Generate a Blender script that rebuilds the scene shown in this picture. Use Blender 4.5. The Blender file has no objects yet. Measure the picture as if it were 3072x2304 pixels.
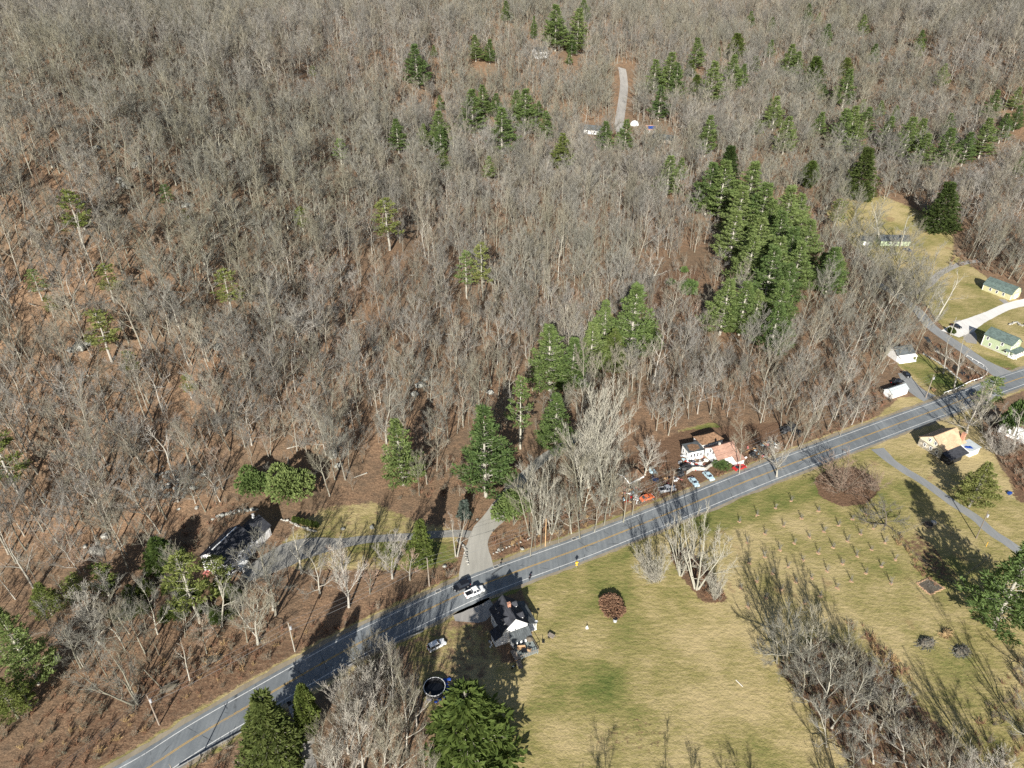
import bpy, math, random
import numpy as np
from mathutils import Vector, Matrix

# ------------------------------------------------------------------ camera, world, sun, exposure
SC = bpy.context.scene
CAM_H, PITCH, FPX = 150.0, math.radians(31.8), 2190.0
cam_d = bpy.data.cameras.new("camera"); cam = bpy.data.objects.new("camera", cam_d)
SC.collection.objects.link(cam); SC.camera = cam
cam_d.sensor_width = 36.0; cam_d.lens = 36.0 * FPX / 3072.0
cam_d.clip_start = 0.5; cam_d.clip_end = 9000
cam.location = (0, 0, CAM_H); cam.rotation_euler = (math.pi / 2 - PITCH, 0, 0)
SUN_EL, SUN_AZ = math.radians(26.0), math.radians(6.0)      # shadows fall away from the camera, a little to the right
w = bpy.data.worlds.new("World"); SC.world = w; w.use_nodes = True
nt = w.node_tree; bg = nt.nodes["Background"]
sky = nt.nodes.new("ShaderNodeTexSky"); sky.sky_type = 'NISHITA'; sky.sun_disc = False
sky.sun_elevation = SUN_EL; sky.sun_rotation = math.pi + SUN_AZ
nt.links.new(sky.outputs[0], bg.inputs[0]); bg.inputs[1].default_value = 0.05
sl = bpy.data.lights.new("sun", 'SUN'); so = bpy.data.objects.new("sun", sl); SC.collection.objects.link(so)
sl.energy = 5.0; sl.angle = math.radians(0.5); sl.color = (1.0, 0.96, 0.88)
sdir = Vector((-math.sin(SUN_AZ) * math.cos(SUN_EL), -math.cos(SUN_AZ) * math.cos(SUN_EL), math.sin(SUN_EL)))
so.rotation_euler = sdir.to_track_quat('Z', 'Y').to_euler(); so.location = (0, 0, 300)
SC.view_settings.view_transform = 'Standard'; SC.view_settings.look = 'None'
SC.view_settings.exposure = 0.95; SC.view_settings.gamma = 1.0
SC.cycles.max_bounces = 4; SC.cycles.diffuse_bounces = 2; SC.cycles.glossy_bounces = 2
SC.cycles.transmission_bounces = 2; SC.cycles.transparent_max_bounces = 4
SC.cycles.use_denoising = False

R = random.Random(11)
COL = SC.collection

# ------------------------------------------------------------------ terrain height and pixel -> ground
SP, CP = math.sin(PITCH), math.cos(PITCH)
def ray(x, y):
    u = (x - 1536.) / FPX; v = (y - 1152.) / FPX
    return u, CP - v * SP, -SP - v * CP
def at_z(x, y, z=0.):
    dx, dy, dz = ray(x, y); t = (z - CAM_H) / dz
    return Vector((dx * t, dy * t, z))
def proj(X, Y, Z):
    d = Y * CP - (Z - CAM_H) * SP; up = Y * SP + (Z - CAM_H) * CP
    return 1536. + FPX * X / d, 1152. - FPX * up / d, d
# where the photograph shows the ground rise: picture point and height there
CTRL = [(0,2304,0),(0,1900,0),(0,1650,5),(0,1450,12),(0,1250,22),(0,1000,38),(0,700,62),(0,400,86),(0,150,104),(0,0,114),
 (500,2200,0),(500,1750,0),(500,1500,7),(500,1300,15),(500,1000,32),(500,700,52),(500,400,76),(500,150,96),(500,0,108),
 (850,1700,0),(850,1450,2),(850,1300,7),(850,1000,20),(850,700,38),(850,400,58),(850,150,84),(850,0,100),
 (1200,1500,0),(1200,1200,6),(1200,900,14),(1200,600,24),(1200,350,38),(1200,150,70),(1200,0,94),
 (1600,1300,0),(1600,1000,3),(1600,700,7),(1600,500,10),(1600,380,16),(1640,165,55),(1600,0,90),
 (1950,1200,0),(1950,800,2),(1950,400,15),(1860,250,30),(1950,120,54),(1950,0,80),
 (2300,1300,0),(2300,900,0),(2300,600,6),(2300,400,15),(2300,200,36),(2300,0,78),
 (2650,1400,0),(2650,1000,0),(2650,720,2),(2650,500,12),(2650,300,32),(2650,100,66),(2650,0,86),
 (3072,2304,0),(3072,1500,0),(3072,1000,0),(3072,750,4),(3072,550,18),(3072,350,38),(3072,150,70),(3072,0,92),
 (1536,2304,0),(2300,1900,0),(1000,2304,0)]
cx, cz = [], []
for (x, y, z) in CTRL:
    p = at_z(x, y, z); cx.append((p.x, p.y)); cz.append(z)
for (X, Y, z) in [(-900,900,230),(-400,1100,240),(0,1200,235),(400,1250,225),(900,1250,230),(1300,900,190),(-900,500,150),(-500,200,30),(-300,60,0),
                  (0,30,0),(300,40,0),(500,200,5),(900,500,60),(-1000,100,50),(1200,200,40),(-300,-50,0),(300,-50,0),(0,-80,0)]:
    cx.append((X, Y)); cz.append(z)
cx = np.array(cx) / 300.; cz = np.array(cz, float)
def tpsk(r2): return 0.5 * r2 * np.log(r2 + 1e-9)
n = len(cz)
K = tpsk(((cx[:, None] - cx[None]) ** 2).sum(-1)) + np.eye(n) * 0.02
Pm = np.c_[np.ones(n), cx]
A = np.block([[K, Pm], [Pm.T, np.zeros((3, 3))]])
sol = np.linalg.solve(A, np.r_[cz, np.zeros(3)])
def tps(X, Y):
    q = np.c_[np.ravel(X), np.ravel(Y)] / 300.; out = np.zeros(len(q))
    for i in range(0, len(q), 20000):
        s = q[i:i + 20000]
        out[i:i + 20000] = tpsk(((s[:, None] - cx[None]) ** 2).sum(-1)) @ sol[:n] + sol[n] + s @ sol[n + 1:]
    z = out - 2.5
    z = np.where(z > 3, z + 0.0, np.where(z < -3, 0, (z + 3) ** 2 / 12.0))
    return z.reshape(np.shape(X))
GX0, GY0, GS = -1400., -100., 5.
gxs = np.arange(GX0, 1600, GS); gys = np.arange(GY0, 1700, GS)
HG = tps(*np.meshgrid(gxs, gys))
def hgt(X, Y):
    fx = min(max((X - GX0) / GS, 0), len(gxs) - 1.001); fy = min(max((Y - GY0) / GS, 0), len(gys) - 1.001)
    i, j = int(fx), int(fy); a, b = fx - i, fy - j
    return float((HG[j, i] * (1 - a) + HG[j, i + 1] * a) * (1 - b) + (HG[j + 1, i] * (1 - a) + HG[j + 1, i + 1] * a) * b)
def hgtv(X, Y):
    fx = np.clip((X - GX0) / GS, 0, len(gxs) - 1.001); fy = np.clip((Y - GY0) / GS, 0, len(gys) - 1.001)
    i = fx.astype(int); j = fy.astype(int); a = fx - i; b = fy - j
    return (HG[j, i] * (1 - a) + HG[j, i + 1] * a) * (1 - b) + (HG[j + 1, i] * (1 - a) + HG[j + 1, i + 1] * a) * b
def P(x, y):
    """ground point seen at picture point x, y of the 3072 x 2304 photograph"""
    dx, dy, dz = ray(x, y); t = 60.; pt = t
    while t < 2500:
        if CAM_H + dz * t < hgt(dx * t, dy * t): break
        pt = t; t += 4. + t * 0.004
    for _ in range(24):
        m = (pt + t) / 2
        if CAM_H + dz * m < hgt(dx * m, dy * m): t = m
        else: pt = m
    X, Y = dx * t, dy * t
    return Vector((X, Y, hgt(X, Y)))

# ------------------------------------------------------------------ mesh and object helpers
class MB:
    def __init__(s): s.v = []; s.f = []; s.m = []
    def add(s, vs, fs, mi=0):
        b = len(s.v); s.v.extend(vs)
        for f in fs: s.f.append(tuple(b + i for i in f)); s.m.append(mi)
        return s
    def box(s, c, d, rz=0., mi=0, taper=1.):
        x, y, z = d[0] / 2, d[1] / 2, d[2] / 2; cr, sr = math.cos(rz), math.sin(rz); vs = []
        for k in (-1, 1):
            t = taper if k > 0 else 1.
            for (a, b) in ((-1, -1), (1, -1), (1, 1), (-1, 1)):
                px, py = a * x * t, b * y * t
                vs.append((c[0] + px * cr - py * sr, c[1] + px * sr + py * cr, c[2] + k * z))
        return s.add(vs, [(3, 2, 1, 0), (4, 5, 6, 7), (0, 1, 5, 4), (1, 2, 6, 5), (2, 3, 7, 6), (3, 0, 4, 7)], mi)
    def prism(s, poly, z0, z1, mi=0, top=1.):
        n = len(poly); cx_ = sum(p[0] for p in poly) / n; cy_ = sum(p[1] for p in poly) / n
        vs = [(p[0], p[1], z0) for p in poly] + [(cx_ + (p[0] - cx_) * top, cy_ + (p[1] - cy_) * top, z1) for p in poly]
        fs = [tuple(range(n))[::-1], tuple(range(n, 2 * n))] + [(i, (i + 1) % n, n + (i + 1) % n, n + i) for i in range(n)]
        return s.add(vs, fs, mi)
    def tube(s, pts, rs, n=6, cap=True, mi=0):
        pts = [Vector(p) for p in pts]; b = len(s.v); vs = []; fs = []
        for i, p in enumerate(pts):
            d = (pts[min(i + 1, len(pts) - 1)] - pts[max(i - 1, 0)])
            d = d.normalized() if d.length > 1e-9 else Vector((0, 0, 1))
            a = d.cross(Vector((0, 0, 1)) if abs(d.z) < 0.9 else Vector((1, 0, 0))).normalized(); c = d.cross(a)
            for k in range(n):
                t = 2 * math.pi * k / n; q = p + (a * math.cos(t) + c * math.sin(t)) * rs[i]; vs.append((q.x, q.y, q.z))
        for i in range(len(pts) - 1):
            for k in range(n):
                fs.append((i * n + k, i * n + (k + 1) % n, (i + 1) * n + (k + 1) % n, (i + 1) * n + k))
        if cap: fs.append(tuple(range(n))[::-1]); fs.append(tuple(range((len(pts) - 1) * n, len(pts) * n)))
        return s.add(vs, fs, mi)
    def lathe(s, prof, n=16, c=(0, 0, 0), mi=0):
        vs = []; fs = []
        for (r, z) in prof:
            for k in range(n):
                t = 2 * math.pi * k / n; vs.append((c[0] + r * math.cos(t), c[1] + r * math.sin(t), c[2] + z))
        for i in range(len(prof) - 1):
            for k in range(n): fs.append((i * n + k, i * n + (k + 1) % n, (i + 1) * n + (k + 1) % n, (i + 1) * n + k))
        return s.add(vs, fs, mi)
    def blob(s, c, r, rr, rough=.25, mi=0):
        """an uneven stone: a jittered low icosphere"""
        t = (1 + 5 ** .5) / 2
        V = [(-1,t,0),(1,t,0),(-1,-t,0),(1,-t,0),(0,-1,t),(0,1,t),(0,-1,-t),(0,1,-t),(t,0,-1),(t,0,1),(-t,0,-1),(-t,0,1)]
        F = [(0,11,5),(0,5,1),(0,1,7),(0,7,10),(0,10,11),(1,5,9),(5,11,4),(11,10,2),(10,7,6),(7,1,8),(3,9,4),(3,4,2),(3,2,6),(3,6,8),(3,8,9),(4,9,5),(2,4,11),(6,2,10),(8,6,7),(9,8,1)]
        vs = []
        for v in V:
            k = (1 + rr.uniform(-rough, rough)) / 1.902
            vs.append((c[0] + v[0] * r[0] * k, c[1] + v[1] * r[1] * k, c[2] + v[2] * r[2] * k))
        return s.add(vs, F, mi)
    def mesh(s, name, mats, smooth=False):
        me = bpy.data.meshes.new(name); me.from_pydata(s.v, [], s.f)
        for m in (mats if isinstance(mats, (list, tuple)) else [mats]): me.materials.append(m)
        if any(s.m): me.polygons.foreach_set('material_index', s.m)
        if smooth: me.polygons.foreach_set('use_smooth', [True] * len(s.f))
        me.update(); return me

def link(name, me, parent=None):
    o = bpy.data.objects.new(name, me); COL.objects.link(o)
    if parent: o.parent = parent
    return o
def tag(o, label=None, cat=None, group=None, kind=None):
    if label: o['label'] = label
    if cat: o['category'] = cat
    if group: o['group'] = group
    if kind: o['kind'] = kind
    return o
def thing(name, label, cat, loc=(0, 0, 0), rz=0., group=None):
    o = bpy.data.objects.new(name, None); COL.objects.link(o); o.empty_display_size = .3
    o.location = loc; o.rotation_euler = (0, 0, rz)
    return tag(o, label, cat, group)
def part(name, mb, m, parent, label=None, smooth=False):
    o = link(name, mb.mesh(name, m, smooth), parent)
    if label: o['label'] = label
    return o
def struct(name, mb, m): return tag(link(name, mb.mesh(name, m)), kind='structure')
def copy_tree(o, parent=None):
    c = o.copy(); COL.objects.link(c); c.parent = parent
    for ch in o.children: copy_tree(ch, c)
    return c

# ------------------------------------------------------------------ materials
class NB:
    def __init__(s, name):
        s.m = bpy.data.materials.new(name); s.m.use_nodes = True; s.t = s.m.node_tree
        s.p = s.t.nodes['Principled BSDF']; s.p.inputs['Roughness'].default_value = .85
        s.p.inputs['Specular IOR Level'].default_value = .2
        s.pos = s.t.nodes.new('ShaderNodeNewGeometry').outputs['Position']
    def n(s, typ, ins={}, **kw):
        q = s.t.nodes.new(typ)
        for k, v in kw.items(): setattr(q, k, v)
        for k, v in ins.items(): s.set(q.inputs[k], v)
        return q
    def set(s, sock, v):
        if isinstance(v, bpy.types.NodeSocket): s.t.links.new(v, sock)
        elif sock.type == 'RGBA' and len(v) == 3: sock.default_value = (*v, 1)
        else: sock.default_value = v
    def noise(s, scale, detail=4., rough=.55, vec=None, dist=0.):
        return s.n('ShaderNodeTexNoise', {'Vector': vec or s.pos, 'Scale': scale, 'Detail': detail, 'Roughness': rough, 'Distortion': dist}).outputs[0]
    def map(s, vec, scale=(1, 1, 1), rot=(0, 0, 0)):
        return s.n('ShaderNodeMapping', {'Vector': vec, 'Scale': scale, 'Rotation': rot}).outputs[0]
    def ramp(s, fac, stops):
        q = s.n('ShaderNodeValToRGB', {'Fac': fac}); e = q.color_ramp.elements
        while len(e) < len(stops): e.new(.5)
        for el, (p, c) in zip(e, stops): el.position = p; el.color = (*c, 1) if len(c) == 3 else c
        return q.outputs[0]
    def mix(s, f, a, b, mode='MIX'):
        q = s.n('ShaderNodeMix', {}, data_type='RGBA', blend_type=mode)
        s.set(q.inputs[0], f); s.set(q.inputs[6], a); s.set(q.inputs[7], b); return q.outputs[2]
    def math(s, op, a, b=0., c=None, clamp=False):
        q = s.n('ShaderNodeMath', {}, operation=op, use_clamp=clamp); s.set(q.inputs[0], a); s.set(q.inputs[1], b)
        if c is not None: s.set(q.inputs[2], c)
        return q.outputs[0]
    def step(s, v, a, b):
        return s.n('ShaderNodeMapRange', {0: v, 1: a, 2: b, 3: 0., 4: 1.}, interpolation_type='SMOOTHSTEP').outputs[0]
    def bump(s, h, dist=.05, st=.6):
        q = s.n('ShaderNodeBump', {'Strength': st, 'Distance': dist, 'Height': h}); s.t.links.new(q.outputs[0], s.p.inputs['Normal'])
    def done(s, col, rough=None, spec=None, metal=None):
        s.set(s.p.inputs['Base Color'], col)
        if rough is not None: s.set(s.p.inputs['Roughness'], rough)
        if spec is not None: s.p.inputs['Specular IOR Level'].default_value = spec
        if metal is not None: s.p.inputs['Metallic'].default_value = metal
        return s.m
def simple(name, c, rough=.8, var=.15, scale=1.5, spec=.2, metal=None, bump=0., rand=0.):
    b = NB(name); d = tuple(x * (1 - var) for x in c); l = tuple(min(x * (1 + var), .95) for x in c)
    col = b.ramp(b.noise(scale, 5), [(.3, d), (.7, l)])
    if rand:
        r = b.n('ShaderNodeObjectInfo').outputs['Random']
        k = b.math('MULTIPLY_ADD', r, 2 * rand, 1 - rand)
        col = b.mix(1., col, b.n('ShaderNodeCombineColor', {0: k, 1: k, 2: k}).outputs[0], 'MULTIPLY')
    if bump: b.bump(b.noise(scale * 6, 4), bump)
    return b.done(col, rough, spec, metal)

def ground_material():
    b = NB('ground'); z = b.n('ShaderNodeVertexColor', layer_name='zone'); sp = b.n('ShaderNodeSeparateColor', {0: z.outputs[0]})
    n1 = b.noise(.035, 5, .6); n2 = b.noise(.35, 6, .65); n3 = b.noise(2.2, 5, .7); n4 = b.noise(.9, 3, .6)
    lit = b.ramp(n3, [(.25, (.06, .04, .027)), (.45, (.185, .118, .074)), (.62, (.32, .205, .125)), (.8, (.44, .32, .215))])
    lit = b.mix(b.step(n2, .42, .68), lit, b.ramp(n3, [(.3, (.075, .052, .036)), (.7, (.20, .138, .092))]))
    lit = b.mix(b.math('MULTIPLY', b.step(n1, .4, .65), .5), lit, (.13, .10, .068))
    # mown field: straw and green, in mowing streaks and patches
    st = b.noise(1.1, 5, .65, b.map(b.pos, (.28, 1.5, 1), (0, 0, math.radians(-33))))
    st2 = b.noise(.35, 3, .6, b.map(b.pos, (.15, 2.2, 1), (0, 0, math.radians(-33))))
    fine = b.noise(3.5, 4, .7, b.map(b.pos, (.6, 1.3, 1), (0, 0, math.radians(-33))))
    g1 = b.math('ADD', b.math('MULTIPLY', st, .42), b.math('ADD', b.math('MULTIPLY', b.noise(.06, 4, .6), .68), b.math('ADD', b.math('MULTIPLY', fine, .42), b.math('MULTIPLY', st2, .12))))
    g1 = b.math('ADD', g1, b.math('MULTIPLY', sp.outputs[2], -.22))
    g1 = b.math('ADD', b.math('MULTIPLY', b.math('SUBTRACT', b.noise(.022, 4, .65), .5), .55), g1)
    law = b.ramp(g1, [(.50, (.075, .105, .026)), (.64, (.155, .16, .05)), (.76, (.25, .215, .085)), (.92, (.40, .32, .165))])
    law = b.mix(b.math('MULTIPLY', b.step(b.noise(.09, 3), .63, .72), .5), law, (.24, .15, .085))
    e = b.math('ADD', sp.outputs[0], b.math('MULTIPLY', b.math('SUBTRACT', b.noise(.5, 5, .7), .5), .9))
    col = b.mix(b.step(e, .38, .62), lit, law)
    mud = b.ramp(n3, [(.3, (.07, .046, .032)), (.6, (.18, .11, .068)), (.8, (.31, .20, .125))])
    e2 = b.math('ADD', sp.outputs[1], b.math('MULTIPLY', b.math('SUBTRACT', n4, .5), .8))
    col = b.mix(b.step(e2, .42, .62), col, mud)
    b.bump(b.math('ADD', n3, b.math('MULTIPLY', b.noise(.8, 3), 2.)), .18, .7)
    return b.done(col, .95, .1)
def asphalt_material(name, c0, c1, crack=True):
    b = NB(name); n1 = b.noise(.12, 5, .6); n2 = b.noise(3., 4, .7)
    st = b.noise(.5, 4, .6, b.map(b.pos, (1.6, .12, 1), (0, 0, math.radians(28))))
    f = b.math('ADD', b.math('MULTIPLY', n1, .35), b.math('ADD', b.math('MULTIPLY', n2, .2), b.math('MULTIPLY', st, .45)))
    col = b.ramp(f, [(.3, c0), (.72, c1)])
    b.bump(b.noise(14., 3), .01, .4)
    return b.done(col, .82, .25)
def paint_material(name, c):
    b = NB(name); f = b.math('ADD', b.math('MULTIPLY', b.noise(2.2, 5, .7), .6), b.math('MULTIPLY', b.noise(.15, 3), .4))
    return b.done(b.ramp(f, [(.36, (.22, .23, .235)), (.46, tuple(x * .75 for x in c)), (.62, c)]), .75)
def road_material():
    b = NB('asphalt'); n1 = b.noise(.10, 5, .65); n2 = b.noise(2.5, 5, .75); st = b.noise(.6, 4, .6, b.map(b.pos, (1.6, .10, 1), (0, 0, math.radians(28))))
    f = b.math('ADD', b.math('MULTIPLY', n1, .45), b.math('ADD', b.math('MULTIPLY', n2, .22), b.math('MULTIPLY', st, .4)))
    col = b.ramp(f, [(.36, (.105, .118, .13)), (.55, (.175, .19, .20)), (.72, (.26, .275, .28))])
    v = b.n('ShaderNodeTexVoronoi', {'Vector': b.map(b.pos, (1, 1, 1)), 'Scale': .11}, feature='DISTANCE_TO_EDGE').outputs['Distance']
    col = b.mix(b.math('MULTIPLY', b.math('SUBTRACT', 1., b.step(v, .004, .012)), b.step(b.noise(.3, 3), .45, .6)), col, (.06, .065, .07))
    pt = b.n('ShaderNodeTexVoronoi', {'Vector': b.map(b.pos, (1, .35, 1), (0, 0, math.radians(28))), 'Scale': .09}).outputs['Color']
    col = b.mix(b.math('MULTIPLY', b.step(b.n('ShaderNodeSeparateColor', {0: pt}).outputs[0], .80, .82), .35), col, (.10, .11, .12))
    b.bump(b.noise(14., 3), .01, .4); return b.done(col, .82, .25)
def bark_material(name, c, var=.35, tint=(.26, .27, .20)):
    b = NB(name); r = b.n('ShaderNodeObjectInfo').outputs['Random']
    lo = tuple(x * (1 - var) for x in c); hi = tuple(min(.8, x * (1 + var)) for x in c)
    col = b.ramp(r, [(0., lo), (.5, c), (1., hi)])
    col = b.mix(b.math('MULTIPLY', b.step(b.noise(.9, 4), .45, .7), .6), col, tint)
    col = b.mix(b.math('MULTIPLY', b.step(b.noise(3.5, 3), .5, .75), .45), col, tuple(x * .5 for x in c))
    col = b.mix(b.math('MULTIPLY', b.step(b.noise(.008, 2), .4, .62), .55), col, (c[0] * .9, c[1] * .95, c[2] * .84))
    return b.done(col, .9, .1)
def leaf_material(name, c0, c1, c2):
    b = NB(name); r = b.n('ShaderNodeObjectInfo').outputs['Random']
    f = b.math('ADD', b.math('MULTIPLY', b.noise(.55, 3), .55), b.math('ADD', b.math('MULTIPLY', r, .3), b.math('MULTIPLY', b.noise(4., 2), .3)))
    col = b.ramp(f, [(.32, c0), (.55, c1), (.85, c2)])
    m = b.done(col, .75, .15)
    tr = b.n('ShaderNodeBsdfTranslucent', {'Color': col}); mx = b.n('ShaderNodeMixShader', {0: .42})
    b.t.links.new(b.p.outputs[0], mx.inputs[1]); b.t.links.new(tr.outputs[0], mx.inputs[2])
    b.t.links.new(mx.outputs[0], b.t.nodes['Material Output'].inputs[0]); return m
def roof_material(name, c, var=.3):
    b = NB(name); br = b.n('ShaderNodeTexBrick', {'Vector': b.n('ShaderNodeTexCoord').outputs['Object'], 'Scale': 1., 'Mortar Size': .015,
        'Brick Width': .9, 'Row Height': .22, 'Color1': tuple(x * (1 - var) for x in c), 'Color2': tuple(min(x * (1 + var), .9) for x in c), 'Mortar': tuple(x * .5 for x in c)}).outputs[0]
    col = b.mix(b.math('MULTIPLY', b.step(b.noise(.5, 4), .45, .7), .45), br, tuple(x * 1.5 for x in c)); b.bump(b.noise(9., 3), .02)
    return b.done(col, .9, .15)
def siding_material(name, c):
    b = NB(name); wv = b.n('ShaderNodeTexWave', {'Vector': b.pos, 'Scale': 1.3, 'Distortion': 0.}, wave_type='BANDS', bands_direction='Z', wave_profile='SAW').outputs[0]
    col = b.ramp(b.noise(.8, 5), [(.3, tuple(x * .88 for x in c)), (.7, c)]); b.bump(wv, .03, .6)
    return b.done(col, .6, .3)
def stone_material(name, c0, c1, c2, scale=1.2):
    b = NB(name); v = b.n('ShaderNodeTexVoronoi', {'Vector': b.pos, 'Scale': scale, 'Randomness': 1.})
    col = b.ramp(v.outputs['Color'], [(.2, c0), (.5, c1), (.8, c2)])
    col = b.mix(b.step(v.outputs['Distance'], .45, .7), col, tuple(x * .4 for x in c0))
    col = b.mix(.35, col, b.ramp(b.noise(3., 4), [(.3, c0), (.7, c2)])); b.bump(b.noise(4., 4), .05)
    return b.done(col, .9, .1)
M = dict(
 ground=ground_material(),
 asphalt=road_material(), shoulder=asphalt_material('road_shoulder', (.17, .14, .10), (.33, .29, .22)),
 asphalt_pale=asphalt_material('pale_asphalt', (.17, .18, .185), (.30, .30, .295)),
 concrete=asphalt_material('concrete_drive', (.25, .24, .21), (.44, .42, .37)),
  drive_shaded=asphalt_material('shaded_drive', (.17, .165, .15), (.31, .30, .275)), gravel=asphalt_material('gravel_drive', (.55, .53, .50), (.78, .76, .72)),  # house drive: the shadow over it is put into a duller colour
 gravel_grey=asphalt_material('grey_gravel', (.20, .19, .18), (.38, .36, .33)),
 white_line=paint_material('white_line', (.70, .70, .68)), yellow_line=paint_material('yellow_line', (.58, .36, .08)),
 bark=bark_material('bark', (.235, .215, .18), .4, (.19, .205, .15)), bark_pale=bark_material('pale_bark', (.36, .335, .295), .25, (.30, .30, .25)),
 bark_dark=bark_material('dark_bark', (.15, .125, .10), .3, (.12, .12, .09)), twig=bark_material('twig', (.20, .18, .145), .4, (.19, .19, .135)),
 twig_pale=bark_material('pale_twig', (.32, .295, .265), .25, (.27, .26, .22)), twig_grey=bark_material('grey_twig', (.19, .18, .165), .35, (.18, .18, .15)),
 twig_red=bark_material('red_twig', (.24, .135, .09), .3, (.30, .20, .13)), twig_tan=bark_material('tan_twig', (.27, .19, .145), .3, (.30, .25, .20)), straw=bark_material('straw', (.42, .29, .16), .3, (.30, .20, .10)),
 pine=leaf_material('pine_needles', (.075, .128, .045), (.15, .212, .068), (.25, .30, .11)),
 pine_yellow=leaf_material('yellow_pine_needles', (.085, .125, .035), (.18, .215, .06), (.29, .295, .11)),
 hemlock=leaf_material('hemlock_needles', (.05, .085, .024), (.10, .14, .034), (.18, .21, .06)),
 spruce=leaf_material('spruce_needles', (.035, .062, .02), (.075, .105, .03), (.14, .165, .05)),
 blue_spruce=leaf_material('blue_spruce_needles', (.045, .065, .055), (.09, .12, .10), (.15, .18, .15)),
 white=siding_material('white_siding', (.80, .80, .79)), trim=simple('white_trim', (.82, .82, .81), .5, .05),
 cream=siding_material('cream_siding', (.72, .66, .50)), green=siding_material('green_siding', (.40, .47, .31)),
 olive=siding_material('olive_siding', (.52, .50, .30)), fieldstone=stone_material('fieldstone', (.30, .27, .22), (.48, .43, .34), (.62, .57, .47)),
 glass=simple('window_glass', (.025, .03, .04), .08, .2, 1., .6), roof_dark=roof_material('dark_shingles', (.045, .047, .055)),
 roof_grey=roof_material('grey_shingles', (.085, .095, .10)), roof_green=roof_material('grey_green_shingles', (.10, .135, .125)),
 roof_tan=roof_material('tan_shingles', (.46, .33, .215), .12), roof_brown=roof_material('brown_shingles', (.34, .205, .155), .12),
 leafy_roof=simple('leaf_covered_roof', (.19, .115, .07), .95, .5, 2.), metal_roof=simple('metal_roof', (.42, .46, .47), .4, .1, .6, .5),
 foundation=simple('foundation', (.42, .40, .36), .9, .15), brick=simple('chimney_brick', (.42, .22, .15), .9, .3, 4.),
 wood=simple('weathered_wood', (.26, .22, .18), .9, .3, 3.), wood_new=simple('new_wood', (.46, .30, .16), .8, .2, 3.), deck=simple('deck_boards', (.22, .25, .24), .9, .2, 3.),
 black=simple('black_paint', (.012, .013, .016), .3, .2, 1., .5), tyre=simple('tyre', (.015, .015, .016), .9, .1), rim=simple('wheel_rim', (.5, .5, .5), .35, .1, 1., .5, .6),
 paint_white=simple('white_paint', (.80, .80, .80), .25, .03, 1., .5), paint_silver=simple('silver_paint', (.56, .64, .68), .28, .04, 1., .5, .2),
 paint_blue=simple('pale_blue_paint', (.42, .56, .62), .35, .1, 1., .4), paint_red=simple('red_paint', (.42, .03, .025), .3, .1, 1., .5),
 paint_orange=simple('orange_paint', (.60, .14, .05), .45, .2, 2., .4), paint_black=simple('car_black_paint', (.012, .013, .017), .22, .1, 1., .5), paint_navy=simple('navy_paint', (.02, .03, .07), .25, .1, 1., .5),
 lamp_white=simple('headlight_glass', (.75, .77, .78), .15, .05, 1., .6), lamp_red=simple('taillight', (.45, .02, .02), .2, .05, 1., .5),
 rock=stone_material('rock', (.17, .17, .15), (.30, .30, .27), (.46, .46, .42), .9), rock_pale=stone_material('pale_rock', (.24, .23, .20), (.36, .35, .31), (.48, .46, .42), 1.5),
 blue=simple('blue_tarp', (.015, .06, .30), .4, .4, 2.5, .4), tarp_black=simple('black_tarp', (.02, .021, .024), .6, .3, 2., .3), yellow_sign=simple('yellow_sign', (.75, .42, .02), .5, .05),
 steel=simple('galvanised_steel', (.45, .46, .47), .4, .1, 2., .5, .6), wire=simple('wire', (.16, .16, .16), .6, .1), water=simple('shaded_pool_inside', (.008, .009, .012), .12, .2, 1., .4),  # pool inside lies in shadow; that shade is put into its near-black colour
 cloth_tan=simple('tan_cushion', (.40, .27, .16), .9, .15, 3.), solar=simple('blue_panel', (.015, .05, .20), .2, .2, 2., .5), mulch=simple('wood_chips', (.40, .26, .16), .95, .35, 5.),
 pink=simple('faded_red', (.45, .16, .14), .7, .3, 3.), plast=simple('grey_plastic', (.35, .36, .38), .6, .2, 3.), creek=simple('creek_water', (.03, .028, .022), .15, .3, 1., .5),
)

# ------------------------------------------------------------------ roads and drives (draped strips)
def catmull(pts, step=2.):
    pts = [Vector(p[:2]) for p in pts]; out = []
    q = [pts[0] * 2 - pts[1]] + pts + [pts[-1] * 2 - pts[-2]]
    for i in range(1, len(q) - 2):
        n = max(2, int((q[i + 1] - q[i]).length / step))
        for k in range(n):
            t = k / n; a, b, c, d = q[i - 1:i + 3]
            out.append(.5 * ((2 * b) + (c - a) * t + (2 * a - 5 * b + 4 * c - d) * t * t + (3 * b - a - 3 * c + d) * t ** 3))
    out.append(pts[-1]); return out
def strip(mb, line, o0, o1, dz, mi=0, nc=3, jitter=0.):
    """o0, o1: offsets to the left of the line (numbers, or one per point)"""
    n = len(line); vs = []
    for i, p in enumerate(line):
        d = (line[min(i + 1, n - 1)] - line[max(i - 1, 0)]).normalized(); nn = Vector((-d.y, d.x))
        a = o0[i] if hasattr(o0, '__len__') else o0; b = o1[i] if hasattr(o1, '__len__') else o1
        a += R.uniform(-jitter, jitter); b += R.uniform(-jitter, jitter)
        for k in range(nc + 1):
            q = p + nn * (a + (b - a) * k / nc); vs.append((q.x, q.y, hgt(q.x, q.y) + dz))
    fs = [(i * (nc + 1) + k, i * (nc + 1) + k + 1, (i + 1) * (nc + 1) + k + 1, (i + 1) * (nc + 1) + k) for i in range(n - 1) for k in range(nc)]
    mb.add(vs, [f[::-1] for f in fs], mi)
ROADPX = [(300,2385),(444,2304),(579,2216),(759,2110),(1024,1958),(1209,1865),(1394,1777),(1533,1721),(1765,1636),(2015,1536),(2279,1428),(2511,1340),(2719,1262),(2872,1206),(2997,1157),(3100,1122),(3220,1085)]
ROAD = catmull([P(*p) for p in ROADPX])
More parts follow.
